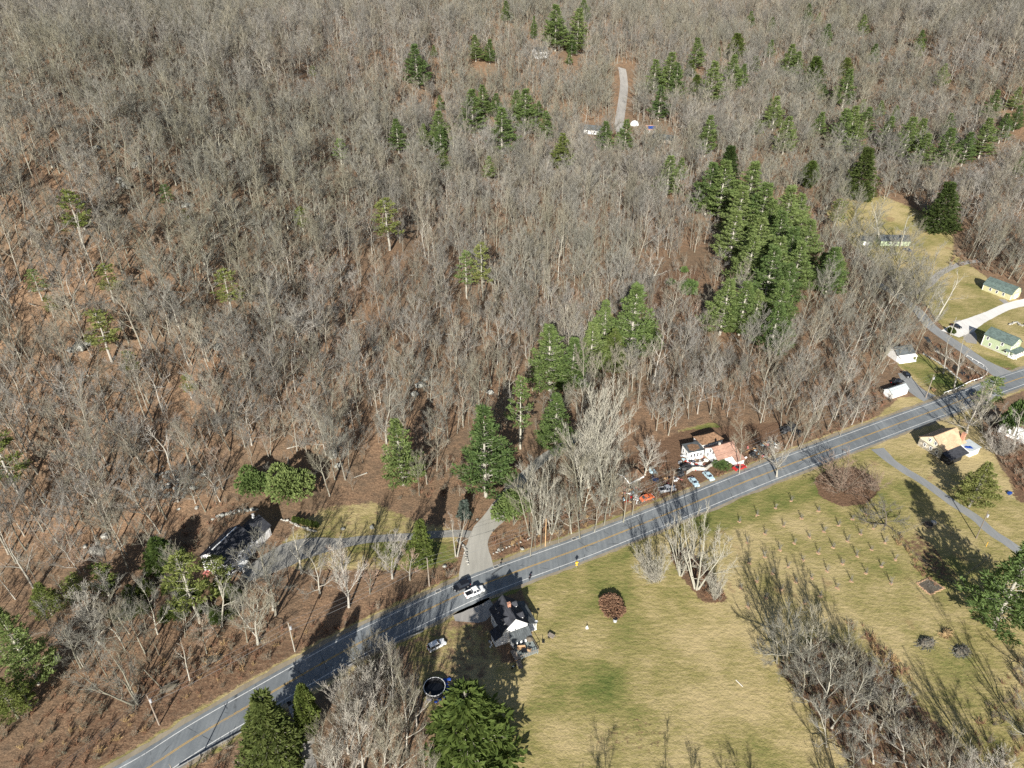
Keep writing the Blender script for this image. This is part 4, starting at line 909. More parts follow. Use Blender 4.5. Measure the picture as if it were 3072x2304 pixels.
# brown brush along the road, in the creek and in the hedgerow
BRUSH = [([(60,2230),(500,1975),(700,1920),(900,1890),(1250,1775),(1360,1690),(1395,1725),(900,1945),(480,2170),(280,2304),(0,2400)], 2.3, (0, 0, 1, 2)),
 ([(0,2100),(400,1960),(620,1960),(480,2080),(200,2160),(0,2240)], 2.6, (0, 1)),
 ([(1470,1600),(1580,1605),(1740,1560),(1850,1500),(1860,1530),(1640,1640),(1490,1690)], 2.2, (0, 1, 0, 2)),
 ([(1660,1450),(1840,1400),(1860,1500),(1740,1560),(1650,1550)], 2.6, (0, 1)), ([(1180,1380),(1440,1360),(1440,1500),(1200,1500)], 2.4, (0, 1, 1)),
 ([(1950,1500),(2200,1405),(2330,1330),(2420,1290),(2560,1240),(2680,1180),(2690,1210),(2560,1290),(2300,1390),(2080,1490),(1990,1510)], 2.2, (0, 1, 0)),
 ([(2780,1020),(2830,1040),(2900,1085),(2965,1135),(2925,1150),(2850,1110),(2790,1060)], 1.7, (0, 1)), ([(2540,1180),(2610,1130),(2660,1200),(2620,1240),(2560,1260)], 1.9, (0, 1, 1)),
 ([(2320,1990),(2430,1920),(2560,1950),(2680,2040),(2840,2200),(2940,2330),(2600,2330),(2480,2190)], 2.5, (0, 1)),
 ([(2540,1870),(2570,1860),(2750,2040),(2710,2070)], 1.5, (2, 2, 0)), ([(2940,1290),(3000,1370),(3040,1470),(3140,1500),(3140,1380),(3000,1280)], 2., (0, 1)),
 ([(2010,1660),(2060,1650),(2140,1740),(2180,1810),(2110,1800)], 1.5, (0, 1, 0)), ([(2840,800),(2900,800),(3072,850),(3160,860),(3160,700),(2900,720),(2860,760)], 2.4, (0, 1, 1)),
 ([(560,2304),(680,2240),(860,2320),(860,2400),(540,2400)], 1.8, (0, 1)), ([(950,2120),(1100,2020),(1220,2040),(1280,2200),(1250,2400),(950,2400)], 2.8, (0, 1)),
 ([(2900,2180),(3072,1940),(3200,1940),(3200,2400),(2900,2400)], 2.6, (0, 1)), ([(1820,1450),(1900,1490),(1990,1480),(2040,1430),(1960,1380),(1850,1380)], 2.2, (0, 1)),
 ([(2680,1620),(2700,1600),(2810,1760),(2790,1770)], 1.4, (2, 0)), ([(540,1560),(700,1490),(760,1540),(640,1600),(560,1680)], 2.2, (0, 1)), ([(480,1700),(620,1850),(900,1860),(880,1900),(560,1930),(420,1800)], 2.6, (0, 1))]
items = []
for poly, s, kinds in BRUSH:
    G = [P(*q) for q in poly]; x0, x1 = min(g.x for g in G), max(g.x for g in G); y0, y1 = min(g.y for g in G), max(g.y for g in G); gp = [(g.x, g.y) for g in G]
    y = y0
    while y < y1:
        x = x0
        while x < x1:
            X, Y = x + r2.uniform(-.6, .6) * s, y + r2.uniform(-.6, .6) * s; x += s
            if inpoly(np.array([X]), np.array([Y]), gp)[0] and r2.random() < .85 and road_dist(Vector((X, Y))) > 6.2:
                k = r2.choice(kinds); f = r2.uniform(.55, 1.15); items.append((X, Y, hgt(X, Y), k, f * r2.uniform(.8, 1.3), f, r2.gauss(0, .1), r2.gauss(0, .1), r2.uniform(0, 6.28)))
        y += s
scatter('brush', ['brush0', 'brush1', 'brush2'], items, 'reddish brown leafless brush and dry weeds along the road and hedgerow', 'brush')
print('brush', len(items))

# ------------------------------------------------------------------ houses
def window(parent, face, u, z, ww, hh, L, W, name='window'):
    """face: 'S' (-y), 'N' (+y), 'W' (-x), 'E' (+x); u along the wall seen from outside, measured from its middle"""
    fr, pa = MB(), MB()
    def bx(m, cu, cz, su, sz, th):
        if face == 'S': m.box((cu, -W / 2 - th / 2 - .003, cz), (su, th, sz))
        elif face == 'N': m.box((-cu, W / 2 + th / 2 + .003, cz), (su, th, sz))
        elif face == 'W': m.box((-L / 2 - th / 2 - .003, -cu, cz), (th, su, sz))
        else: m.box((L / 2 + th / 2 + .003, cu, cz), (th, su, sz))
    t = .13
    bx(fr, u, z + hh / 2 + t / 2, ww + 2 * t, t, .07); bx(fr, u, z - hh / 2 - t / 2, ww + 2 * t, t, .09)
    for s in (-1, 1): bx(fr, u + s * (ww / 2 + t / 2), z, t, hh, .07)
    bx(fr, u, z, ww, .06, .05)
    bx(pa, u, z, ww, hh, .03)
    f = part(name, fr, M['trim'], parent); part('pane', pa, M['glass'], f)
def door(parent, face, u, ww, hh, L, W, m='trim', z0=.3):
    d, h = MB(), MB()
    if face == 'S': d.box((u, -W / 2 - .04, z0 + hh / 2), (ww, .07, hh)); h.box((u + ww * .35, -W / 2 - .1, z0 + hh * .45), (.06, .06, .12))
    elif face == 'W': d.box((-L / 2 - .04, -u, z0 + hh / 2), (.07, ww, hh)); h.box((-L / 2 - .1, -u + ww * .35, z0 + hh * .45), (.06, .06, .12))
    else: d.box((L / 2 + .04, u, z0 + hh / 2), (.07, ww, hh)); h.box((L / 2 + .1, u + ww * .35, z0 + hh * .45), (.06, .06, .12))
    q = part('door', d, M[m], parent); part('handle', h, M['steel'], q)
def slab(mb, quad, th=.16, mi=0):
    a, b, c, d = [Vector(p) for p in quad]; nn = (b - a).cross(d - a).normalized()
    if nn.z < 0: nn = -nn
    vs = [tuple(p) for p in (a, b, c, d)] + [tuple(p + nn * th) for p in (a, b, c, d)]
    return mb.add(vs, [(3, 2, 1, 0), (4, 5, 6, 7), (0, 1, 5, 4), (1, 2, 6, 5), (2, 3, 7, 6), (3, 0, 4, 7)], mi)
def gable_shell(L, W, he, hr, x0=0., y0=0., z0=0., split=None):
    """walls with pointed ends at +-L/2 (ridge along x)"""
    m = MB(); l, w_ = L / 2, W / 2
    vs = []
    for x in (-l, l): vs += [(x0 + x, y0 - w_, z0), (x0 + x, y0 + w_, z0), (x0 + x, y0 + w_, he), (x0 + x, y0, hr), (x0 + x, y0 - w_, he)]
    m.add(vs, [(0, 4, 3, 2, 1), (5, 6, 7, 8, 9), (0, 5, 9, 4), (1, 2, 7, 6), (0, 1, 6, 5), (4, 9, 8, 3), (3, 8, 7, 2)]); return m
def gable_roof(L, W, he, hr, oh=.35, x0=0., y0=0., th=.16):
    m = MB(); l, w_ = L / 2 + oh, W / 2; k = (hr - he) / w_; e = w_ + oh; z = he - k * oh + .02; r_ = hr + .02
    slab(m, [(x0 - l, y0 - e, z), (x0 + l, y0 - e, z), (x0 + l, y0 - .0, r_), (x0 - l, y0 - .0, r_)], th)
    slab(m, [(x0 - l, y0 + .0, r_), (x0 + l, y0 + .0, r_), (x0 + l, y0 + e, z), (x0 - l, y0 + e, z)], th); 
    m.box((x0, y0, r_ + th), (2 * l, .25, .1)); return m
def base(L, W, x0=0., y0=0., h=.45): return MB().box((x0, y0, h / 2 - .3), (L + .1, W + .1, h + .6))
def house(name, label, A, B, depth, cat='house', group=None):
    """house whose local -y wall runs from A (left) to B (right) seen from outside; returns its Empty, length"""
    A, B = Vector(A[:2]), Vector(B[:2]); d = B - A; L = d.length; d.normalize(); c = (A + B) / 2 + Vector((-d.y, d.x)) * depth / 2
    return thing(name, label, cat, (c.x, c.y, hgt(c.x, c.y) - .02), math.atan2(d.y, d.x), group), L

# the white house with dormers beside the road: local x runs from its near gable to its far gable
h1 = thing('white_house', 'white house with dark gabled roof and four dormers, right beside the road at the bottom', 'house', (-.75, 124.3, 0), math.atan2(7.1, -3.2))
L, W, he, hr = 7.6, 6.6, 4.9, 8.0
part('wall', gable_shell(L, W, he, hr), M['white'], h1); part('foundation', base(L, W), M['foundation'], h1)
rf = part('roof', gable_roof(L, W, he, hr), M['roof_dark'], h1)
ch = MB().box((.2, -.1, 8.3), (.7, .7, 1.6)).box((.2, -.1, 9.14), (.85, .85, .12)); part('chimney', ch, M['brick'], rf)
k = (hr - he) / (W / 2)
for sy in (-1, 1):
    for x in (-2.1, 1.7):
        y0 = sy * 2.55; zb = hr - k * abs(y0); m = MB(); y1 = sy * .9
        vs = []
        for yy in (y0, y1): vs += [(x - .75, yy, zb - .1), (x + .75, yy, zb - .1), (x + .75, yy, zb + 1.0), (x, yy, zb + 1.6), (x - .75, yy, zb + 1.0)]
        m.add(vs, [(0, 1, 2, 3, 4), (5, 9, 8, 7, 6), (0, 5, 6, 1), (1, 6, 7, 2), (0, 4, 9, 5), (4, 3, 8, 9), (3, 2, 7, 8)])
        dm = part('dormer', m, M['white'], h1); q = MB()
        for s in (-1, 1): slab(q, [(x, y0 + sy * .25, zb + 1.62), (x, y1 - sy * .8, zb + 1.62), (x + s * .95, y1 - sy * .8, zb + .86), (x + s * .95, y0 + sy * .25, zb + .86)], .1)
        part('dormer_roof', q, M['roof_dark'], dm); g_ = MB().box((x, y0 + sy * .02, zb + .55), (.7, .06, .7)); part('pane', g_, M['glass'], dm)
for u in (-1.6, 0): window(h1, 'W', u, 3.9, .55, .9, L, W)
for (u, z) in ((-2.2, 1.9), (.2, 1.9), (2.4, 1.9), (-1.2, 4.0)): window(h1, 'N', u, z, .8, 1.2, L, W)
for (u, z) in ((-2., 1.9), (1.5, 1.9)): window(h1, 'E', u, z, .8, 1.2, L, W)
# rear sun room (near end), side wing, and the long porch on the right
m = MB(); m.add([(-6.0, -3.2, 0), (-3.83, -3.2, 0), (-3.83, 1.6, 0), (-6.0, 1.6, 0), (-6.0, -3.2, 2.5), (-3.83, -3.2, 3.6), (-3.83, 1.6, 3.6), (-6.0, 1.6, 2.5)], [(3, 2, 1, 0), (4, 5, 6, 7), (0, 1, 5, 4), (1, 2, 6, 5), (2, 3, 7, 6), (3, 0, 4, 7)]); part('sun_room', m, M['white'], h1)
m = MB(); slab(m, [(-6.3, -3.5, 2.42), (-6.3, 1.9, 2.42), (-3.84, 1.9, 3.7), (-3.84, -3.5, 3.7)]); part('sun_room_roof', m, M['roof_grey'], h1)
m = MB()
for y in (-2.4, -1.2, 0, 1.): m.box((-6.04, y, 1.5), (.05, .7, 1.2))
part('sun_room_window', m, M['glass'], h1)
m = MB(); m.add([(-3.7, 3.33, 0), (-.9, 3.33, 0), (-.9, 5.3, 0), (-3.7, 5.3, 0), (-3.7, 3.33, 3.5), (-.9, 3.33, 3.5), (-.9, 5.3, 2.5), (-3.7, 5.3, 2.5)], [(3, 2, 1, 0), (4, 5, 6, 7), (0, 1, 5, 4), (1, 2, 6, 5), (2, 3, 7, 6), (3, 0, 4, 7)]); part('side_wing', m, M['white'], h1)
m = MB(); slab(m, [(-3.95, 5.55, 2.45), (-.65, 5.55, 2.45), (-.65, 3.34, 3.62), (-3.95, 3.34, 3.62)]); part('side_wing_roof', m, M['roof_dark'], h1)
m = MB(); slab(m, [(-3.2, -6.3, 2.5), (4.6, -6.3, 2.5), (4.6, -3.34, 3.5), (-3.2, -3.34, 3.5)], .14); part('porch_roof', m, M['roof_grey'], h1)
m = MB()
for x in (-3., -1.1, .8, 2.7, 4.4): m.box((x, -6.1, 1.3), (.16, .16, 2.5))
m.box((.7, -6.1, 1.15), (7.4, .08, .08)).box((.7, -4.8, .25), (7.7, 2.8, .3)); part('porch_frame', m, M['trim'], h1)
m = MB().lathe([(.02, 0), (.3, .06), (.42, .18)], 14, (-3.3, -6.0, 3.25)).tube([(-3.3, -6., 2.5), (-3.3, -6., 3.3)], [.03, .03], 6); part('satellite_dish', m, M['plast'], h1)
m = MB().box((-8., -1.1, .85), (3.8, 4.9, .14))
for x in (-9.7, -6.3):
    for y in (-3.3, 1.1): m.box((x, y, .4), (.14, .14, .85))
part('deck', m, M['deck'], h1)
m = MB()
for i in range(9): m.box((-9.85, -3.4 + i * .58, 1.4), (.09, .09, 1.))
m.box((-9.85, -1.1, 1.88), (.1, 4.9, .08)).box((-8., -3.5, 1.88), (3.8, .08, .08)).box((-8., 1.3, 1.88), (3.8, .08, .08)); part('deck_railing', m, M['wood'], h1)
m = MB()
for i in range(6): m.box((-10.2 - i * .3, 2.1, .8 - i * .14), (.32, 1.2, .06))
m.box((-8.3, 2.1, .87), (3., 1.3, .1)); part('deck_stairs', m, M['wood'], h1)
def on_h1(x, y, z=0.): v = Matrix.Rotation(h1.rotation_euler.z, 3, 'Z') @ Vector((x, y, 0)); return Vector((v.x + h1.location.x, v.y + h1.location.y, z))
def rz1(a=0.): return h1.rotation_euler.z + a
# deck furniture and yard things
o = thing('patio_sofa', 'tan wicker sofa on the deck of the white house', 'sofa', on_h1(-7.4, .0, .925), rz1(-.35))
part('seat', MB().box((0, 0, .25), (.8, 1.9, .3)), M['cloth_tan'], o); part('backrest', MB().box((.36, 0, .55), (.16, 1.9, .6)), M['cloth_tan'], o)
for s in (-1, 1): part('armrest', MB().box((0, s * .98, .4), (.75, .14, .5)), M['cloth_tan'], o)
o = thing('patio_armchair', 'tan wicker armchair beside the black table on the deck', 'chair', on_h1(-8.7, -1.5, .925), rz1(2.4))
part('seat', MB().box((0, 0, .25), (.75, .75, .3)), M['cloth_tan'], o); part('backrest', MB().box((.34, 0, .55), (.14, .75, .6)), M['cloth_tan'], o)
for s in (-1, 1): part('armrest', MB().box((0, s * .42, .4), (.7, .12, .5)), M['cloth_tan'], o)
o = thing('patio_table', 'square black table in the middle of the deck', 'table', on_h1(-8.6, -.2, .925), rz1(-.3))
part('tabletop', MB().box((0, 0, .72), (1.3, 1.3, .06)), M['black'], o)
for a in (-1, 1):
    for b in (-1, 1): part('leg', MB().tube([(a * .55, b * .55, 0), (a * .5, b * .5, .7)], [.03, .03], 6), M['black'], o)
o = thing('patio_umbrella', 'folded dark umbrella over the far end of the deck', 'umbrella', on_h1(-6.9, -2.5, .925))
part('pole', MB().tube([(0, 0, 0), (0, 0, 2.4)], [.03, .025], 6), M['steel'], o); part('canopy', MB().lathe([(.02, 2.4), (.85, 1.95), (.95, 1.85), (.8, 1.87), (.02, 2.3)], 8), M['bark_dark'], o); part('base', MB().lathe([(.3, 0), (.3, .08), (.02, .1)], 10), M['black'], o)
o = thing('garden_cart', 'small wooden cart tipped on the grass right of the deck', 'cart', on_h1(-6.6, -8.6), rz1(.5))
part('tray', MB().box((0, 0, .55), (1.5, 1.0, .35), 0, 0, 1.15), M['wood'], o)
for s in (-1, 1): part('wheel', MB().tube([(.3, s * .6, .3), (.3, s * .68, .3)], [.3, .3], 12), M['tyre'], o); part('handle', MB().tube([(-.7, s * .35, .6), (-1.5, s * .3, .8)], [.03, .03], 5), M['wood'], o)
o = thing('folding_chair', 'dark chair standing near the tipped cart beside the deck', 'chair', on_h1(-7.4, -6.0), rz1(1.2))
part('seat', MB().box((0, 0, .45), (.6, .6, .06)), M['tarp_black'], o); part('backrest', MB().box((.3, 0, .85), (.06, .6, .8)), M['tarp_black'], o)
for a in (-1, 1):
    for b in (-1, 1): part('leg', MB().tube([(a * .26, b * .26, 0), (a * .26, b * .26, .44)], [.02, .02], 5), M['steel'], o)
o = thing('small_motorbike', 'small dark two wheeled bike parked below the deck stairs', 'bike', on_h1(-10.9, 3.6), rz1(1.9))
for x in (-.55, .55): part('wheel', MB().tube([(x, -.06, .28), (x, .06, .28)], [.28, .28], 14), M['tyre'], o)
part('frame', MB().tube([(-.5, 0, .35), (0, 0, .6), (.45, 0, .65), (.55, 0, .3)], [.05, .06, .05, .04], 6), M['black'], o); part('saddle', MB().box((-.2, 0, .72), (.55, .2, .1)), M['black'], o)
part('tank', MB().box((.2, 0, .68), (.35, .22, .16)), M['paint_blue'], o); part('handlebar', MB().tube([(.45, -.3, .88), (.42, 0, .85), (.45, .3, .88)], [.02, .02, .02], 5), M['steel'], o)
for i, (x, y) in enumerate([(-2.2, 5.9), (-1.7, 6.1), (-2.9, 6.0), (-3.3, 6.5)]):
    o = thing('bucket', 'white bucket standing by the side wing of the white house', 'bucket', on_h1(x, y), 0, 'white buckets by the side wing'); part('body', MB().lathe([(.18, 0), (.22, .45), (.2, .45), (.17, .1), (0, .1)], 10), M['trim'], o); part('handle', MB().tube([(-.21, 0, .42), (0, .05, .55), (.21, 0, .42)], [.01] * 3, 4), M['steel'], o)

# the dark roofed white colonial on the left, with garage
A0, B0 = at_z(0, 0), None
hx = thing('white_colonial_house', 'large white house with black roof and attached garage among trees on the left', 'house', (-78.7, 147.5, hgt(-78.7, 147.5)), math.radians(90 - 22.5))
L, W, he, hr = 11.2, 8.2, 5.8, 8.6
part('wall', gable_shell(L, W, he, hr), M['white'], hx); part('foundation', base(L, W), M['foundation'], hx)
rf = part('roof', gable_roof(L, W, he, hr), M['roof_dark'], hx); part('ridge_vent', MB().box((0, 0, hr + .25), (L * .86, .3, .06)), M['trim'], rf)
part('vent_pipe', MB().tube([(-3.4, 2.4, 6.8), (-3.4, 2.4, 7.7)], [.08, .08], 6), M['trim'], rf)
for x in (1.4, 2.9, 4.3): window(hx, 'S', x, 4.55, .95, 1.35, L, W); window(hx, 'S', x, 1.7, .95, 1.45, L, W)
for x in (-4.3, -3.): window(hx, 'S', x, 4.55, .95, 1.35, L, W); window(hx, 'S', x, 1.7, .95, 1.45, L, W)
window(hx, 'W', -1.8, 4.3, .9, 1.3, L, W); window(hx, 'W', 1.8, 4.3, .9, 1.3, L, W); window(hx, 'W', 1.8, 1.6, .9, 1.3, L, W)
# projecting front gable
m = MB(); vs = []
for y in (-W / 2 - 1.0, -W / 2 + 2.6): vs += [(-2.2, y, 0), (.9, y, 0), (.9, y, 5.6), (-.65, y, 7.1), (-2.2, y, 5.6)]
m.add(vs, [(0, 1, 2, 3, 4), (5, 9, 8, 7, 6), (0, 5, 6, 1), (1, 6, 7, 2), (0, 4, 9, 5), (4, 3, 8, 9), (3, 2, 7, 8)]); part('front_gable', m, M['white'], hx)
m = MB()
for s in (-1, 1): slab(m, [(-.65, -W / 2 - 1.3, 7.16), (-.65, -W / 2 + 3., 7.16), (-.65 + s * 1.9, -W / 2 + 3., 5.4), (-.65 + s * 1.9, -W / 2 - 1.3, 5.4)], .14)
part('front_gable_roof', m, M['roof_dark'], hx)
for x in (-1.35, .05): window(hx, 'S', x, 4.4, .85, 1.3, L, W + 2.0)
door(hx, 'S', -.65, 1., 2.1, L, W + 2.)
part('door_step', MB().box((-.65, -W / 2 - 1.8, .12), (2.2, 1.5, .3)), M['foundation'], hx)
m = MB()
for x in (-2., -.0): m.tube([(x - .3, -W / 2 - 2.4, 0), (x - .3, -W / 2 - 2.4, 2.6)], [.1, .1], 8)
m.box((-1.3, -W / 2 - 1.8, 2.7), (2.6, 1.6, .2)); part('porch', m, M['trim'], hx)
gx = L / 2 + 3.75; gw = gable_shell(7.3, 6.8, 3.7, 6.2, gx, -.4); part('garage_wall', gw, M['white'], hx); part('garage_roof', gable_roof(7.3, 6.8, 3.7, 6.2, .35, gx, -.4), M['roof_dark'], hx)
for dx in (-1.7, 1.7): part('garage_door', MB().box((gx + dx, -.4 - 3.44, 1.25), (2.7, .06, 2.3)), M['trim'], hx)
part('chimney', MB().box((gx + 2.9, .9, 6.3), (.5, .5, 1.6)), M['trim'], hx)
part('back_steps', MB().box((-L / 2 - 1., 2.4, .5), (1.6, 1.6, 1.)), M['pink'], hx)

# brown roofed house with annex and black roofed shed in the junk yard
def z5(x, y): return 1820 + x / 2.886, 1300 + y / 2.886
GA = at_z(*z5(850, 138), 3.2); GB = at_z(*z5(955, 220), 3.2); RA = at_z(*z5(920, 125), 5.8); RB = at_z(*z5(1108, 70), 5.8)
d3 = (RB - RA).to_2d().normalized(); L3 = (RB - RA).length; W3 = 6.8; c3 = ((GA + GB) / 2).to_2d() + d3 * L3 / 2
h3 = thing('white_cottage', 'white cottage with faded brown pink roof beside the junk yard', 'house', (c3.x, c3.y, hgt(c3.x, c3.y)), math.atan2(d3.y, d3.x))
L, W, he, hr = L3 - .6, W3, 3.2, 5.7
part('wall', gable_shell(L, W, he, hr), M['white'], h3); part('foundation', base(L, W), M['foundation'], h3); rf = part('roof', gable_roof(L, W, he, hr), M['roof_brown'], h3)
part('chimney', MB().box((-1.2, .3, 6.1), (.55, .55, 1.2)), M['foundation'], rf)
for (u, z) in ((-1.6, 1.8), (1.6, 1.8), (-.6, 4.), (.7, 4.)): window(h3, 'W', u, z, .75, 1.15, L, W)
for u in (-2.4, 2.2): window(h3, 'S', u, 1.8, .8, 1.2, L, W)
m = MB(); x1 = L / 2; m.add([(x1 - 2.4, -W / 2 - 2.6, 0), (x1 + .6, -W / 2 - 2.6, 0), (x1 + .6, -W / 2 - .003, 0), (x1 - 2.4, -W / 2 - .003, 0), (x1 - 2.4, -W / 2 - 2.6, 2.4), (x1 + .6, -W / 2 - 2.6, 2.4), (x1 + .6, -W / 2 - .003, 3.0), (x1 - 2.4, -W / 2 - .003, 3.0)], [(3, 2, 1, 0), (4, 5, 6, 7), (0, 1, 5, 4), (1, 2, 6, 5), (2, 3, 7, 6), (3, 0, 4, 7)]); part('front_porch', m, M['white'], h3)
m = MB(); slab(m, [(x1 - 2.8, -W / 2 - 2.9, 2.4), (x1 + .9, -W / 2 - 2.9, 2.4), (x1 + .9, -W / 2 - .36, 3.05), (x1 - 2.8, -W / 2 - .36, 3.05)]); part('porch_roof', m, M['roof_brown'], h3)
def off3(x, y): v = Matrix.Rotation(h3.rotation_euler.z, 3, 'Z') @ Vector((x, y, 0)); return Vector((h3.location.x + v.x, h3.location.y + v.y, hgt(h3.location.x + v.x, h3.location.y + v.y)))
o = thing('flat_roofed_annex', 'white box shaped annex with flat leaf strewn roof left of the cottage', 'outbuilding', off3(-L / 2 - 3.6, 5.2), h3.rotation_euler.z - .12)
part('wall', MB().box((0, 0, 1.7), (5.6, 4.6, 3.4)), M['white'], o); part('roof', MB().box((0, 0, 3.47), (6., 5., .14)), M['roof_grey'], o); part('leaf_cover', MB().prism([(-2.2, -1.4), (-.6, -2.), (1.7, -1.3), (2.1, .6), (.4, 1.7), (-1.6, 1.4)], 3.54, 3.58), M['leafy_roof'], o)
for u in (-1.8, -.6, .6, 1.8): window(o, 'S', u, 1.9, .7, 1.3, 5.6, 4.6)
for u in (-1., 1.): window(o, 'W', u, 1.9, .7, 1.2, 5.6, 4.6)
o = thing('black_roofed_shed', 'low outbuilding with sagging leaf covered hip roof behind the cottage', 'outbuilding', off3(.8, 8.2), h3.rotation_euler.z)
part('wall', MB().box((0, 0, 1.4), (8.4, 4.8, 2.8)), M['white'], o)
m = MB(); m.add([(-4.6, -2.8, 2.8), (4.6, -2.8, 2.8), (4.6, 2.8, 2.8), (-4.6, 2.8, 2.8), (-1.9, 0, 4.7), (1.9, 0, 4.7)], [(0, 1, 5, 4), (1, 2, 5), (2, 3, 4, 5), (3, 0, 4), (3, 2, 1, 0)]); part('roof', m, M['leafy_roof'], o); window(o, 'W', 0, 1.6, .9, 1., 8.4, 4.8)
# wrecked shed under the maples
o = thing('wrecked_shed', 'small wrecked shed with white fascia and a leaf covered brown roof under tall maples', 'shed', P(1890, 1440), .62)
part('wall', MB().box((0, 0, 1.), (5.2, 4.6, 2.)), M['wood'], o)
m = MB(); slab(m, [(-3., -2.8, 1.95), (3., -2.8, 2.0), (3., 0, 2.9), (-3., 0, 3.0)]); slab(m, [(-3., .05, 3.0), (3., .05, 2.9), (3., 2.8, 1.9), (-3., 2.8, 1.9)]); part('roof', m, M['leafy_roof'], o)
m = MB(); slab(m, [(-3.05, -3., 1.7), (3.05, -3., 1.75), (3.05, -2.85, 2.2), (-3.05, -2.85, 2.15)], .1); slab(m, [(-3.25, -2.9, 1.9), (-3.25, 0, 3.05), (-3.05, 0, 3.15), (-3.05, -2.9, 2.2)], .1); slab(m, [(-3.25, 2.9, 1.9), (-3.25, 0, 3.05), (-3.05, 0, 3.15), (-3.05, 2.9, 2.2)], .1); part('fascia', m, M['trim'], o)

# stone and cream house with tan roof
def z4h(x, y): return 2620 + x / 3.528, 1240 + y / 3.528
e1, e2 = at_z(*z4h(495, 245), 3.4), at_z(*z4h(735, 408), 3.4); r1_, r2_ = at_z(*z4h(650, 240), 6.4), at_z(*z4h(890, 146), 6.4)
d4 = (r2_ - r1_).to_2d().normalized(); L4 = (r2_ - r1_).length; W4 = abs((e2 - e1).to_2d().dot(Vector((d4.y, -d4.x)))); c4 = ((e1 + e2) / 2).to_2d() + d4 * L4 / 2
h4 = thing('stone_house', 'stone and cream gabled house with tan shingle roof right of the road', 'house', (c4.x, c4.y, 0), math.atan2(d4.y, d4.x))
L, W, he, hr = L4 - .6, W4 - .6, 3.4, 6.4
print('h4', L4, W4, c4)
part('wall', gable_shell(L, W, he, hr), M['cream'], h4); part('stone_facing', MB().box((0, 0, 1.45), (L + .16, W + .16, 2.9)), M['fieldstone'], h4)
rf = part('roof', gable_roof(L, W, he, hr), M['roof_tan'], h4); part('chimney', MB().box((L / 2 - .6, -W / 2 + .9, 4.9), (.9, 1.1, 3.4)).box((L / 2 - .6, -W / 2 + .9, 6.66), (1.05, 1.25, .14)), M['brick'], rf)
for (u, z) in ((-2.1, 1.7), (.2, 1.7), (-1., 4.4), (1.2, 4.4), (2.5, 1.7)): window(h4, 'W', u, z, .7, 1.0, L + .16, W + .16)
for u in (-2.5, 1.5): window(h4, 'S', u, 1.7, .9, 1.1, L + .16, W + .16)
m = MB().box((-L / 2 + 2.4, -W / 2 - 1.9, 1.15), (6.2, 3.3, 2.3)); part('dark_extension', m, M['tarp_black'], h4)  # low box beside the house, near black all over
m = MB(); slab(m, [(-L / 2 - 1., -W / 2 - 3.9, 2.2), (L / 2 - 2.6, -W / 2 - 3.9, 2.2), (L / 2 - 2.6, -W / 2 - .36, 3.), (-L / 2 - 1., -W / 2 - .36, 3.)]); part('dark_extension_roof', m, M['roof_dark'], h4)
m = MB(); slab(m, [(L / 2 - 2.55, -W / 2 - 4., 1.9), (L / 2 - 2.4, -W / 2 - 4., 1.9), (L / 2 - 2.4, -W / 2 - .4, 3.1), (L / 2 - 2.55, -W / 2 - .4, 3.1)], .3); part('fascia', m, M['trim'], h4)
m = MB().box((L / 2 + .8, -W / 2 - 1.6, 1.3), (4.6, 4.2, 2.6)); part('shed_wing', m, M['white'], h4)
m = MB(); slab(m, [(L / 2 - 1.9, -W / 2 - 4., 2.6), (L / 2 + 3.4, -W / 2 - 4., 2.6), (L / 2 + 3.4, -W / 2 + .8, 2.95), (L / 2 - 1.9, -W / 2 + .8, 2.95)]); wr = part('shed_wing_roof', m, M['metal_roof'], h4)
def off4(x, y, z=0.): v = Matrix.Rotation(h4.rotation_euler.z, 3, 'Z') @ Vector((x, y, 0)); return Vector((h4.location.x + v.x, h4.location.y + v.y, z))
rr = random.Random(5); m = MB()
for i in range(7): m.blob((rr.uniform(-1.2, 1.2), rr.uniform(-.45, .45), .1), (.7, .45, .14), rr)
o = link('roof_tarp', m.mesh('roof_tarp', M['blue'])); tag(o, 'crumpled blue tarp lying on the metal shed roof of the stone house', 'tarp'); o.location = off4(L / 2 - .6, -W / 2 - 2.2, 2.86); o.rotation_euler.z = h4.rotation_euler.z - .5

# gambrel barn and green house at the right
def z6(x, y): return 2840 + x / 5.289, 780 + y / 5.289
hb, L = house('gambrel_barn', 'pale green barn with grey gambrel roof and three white framed windows', P(*z6(560, 472)), P(*z6(1000, 640)), 7.4, 'barn')
W = 7.4; prof = [(-W / 2, 0), (-W / 2, 3.), (-W / 2 + 1.5, 5.), (0, 6.), (W / 2 - 1.5, 5.), (W / 2, 3.), (W / 2, 0)]
m = MB(); m.add([(-L / 2, y, z) for y, z in prof] + [(L / 2, y, z) for y, z in prof], [tuple(range(7)), tuple(range(13, 6, -1))] + [(i, 7 + i, 7 + (i + 1) % 7, (i + 1) % 7) for i in range(7)]); part('wall', m, M['olive'], hb)
m = MB()
for a, b in ((1, 2), (2, 3), (3, 4), (4, 5)):
    (ya, za), (yb_, zb) = prof[a], prof[b]; ya += (-.25 if a == 1 else 0); yb_ += (.25 if b == 5 else 0); za += (-.3 if a == 1 else 0); zb += (-.3 if b == 5 else 0)
    slab(m, [(-L / 2 - .3, ya, za + .02), (L / 2 + .3, ya, za + .02), (L / 2 + .3, yb_, zb + .02), (-L / 2 - .3, yb_, zb + .02)])
part('roof', m, M['roof_green'], hb)
for u in (-2.8, 0, 2.8): window(hb, 'S', u * L / 12, 1.7, .9, 1.3, L, W)
window(hb, 'E', 0, 4.4, .9, 1.2, L, W); part('barn_door', MB().box((L / 2 + .05, .6, 1.2), (.08, 2.6, 2.3)), M['trim'], hb)
m = MB()
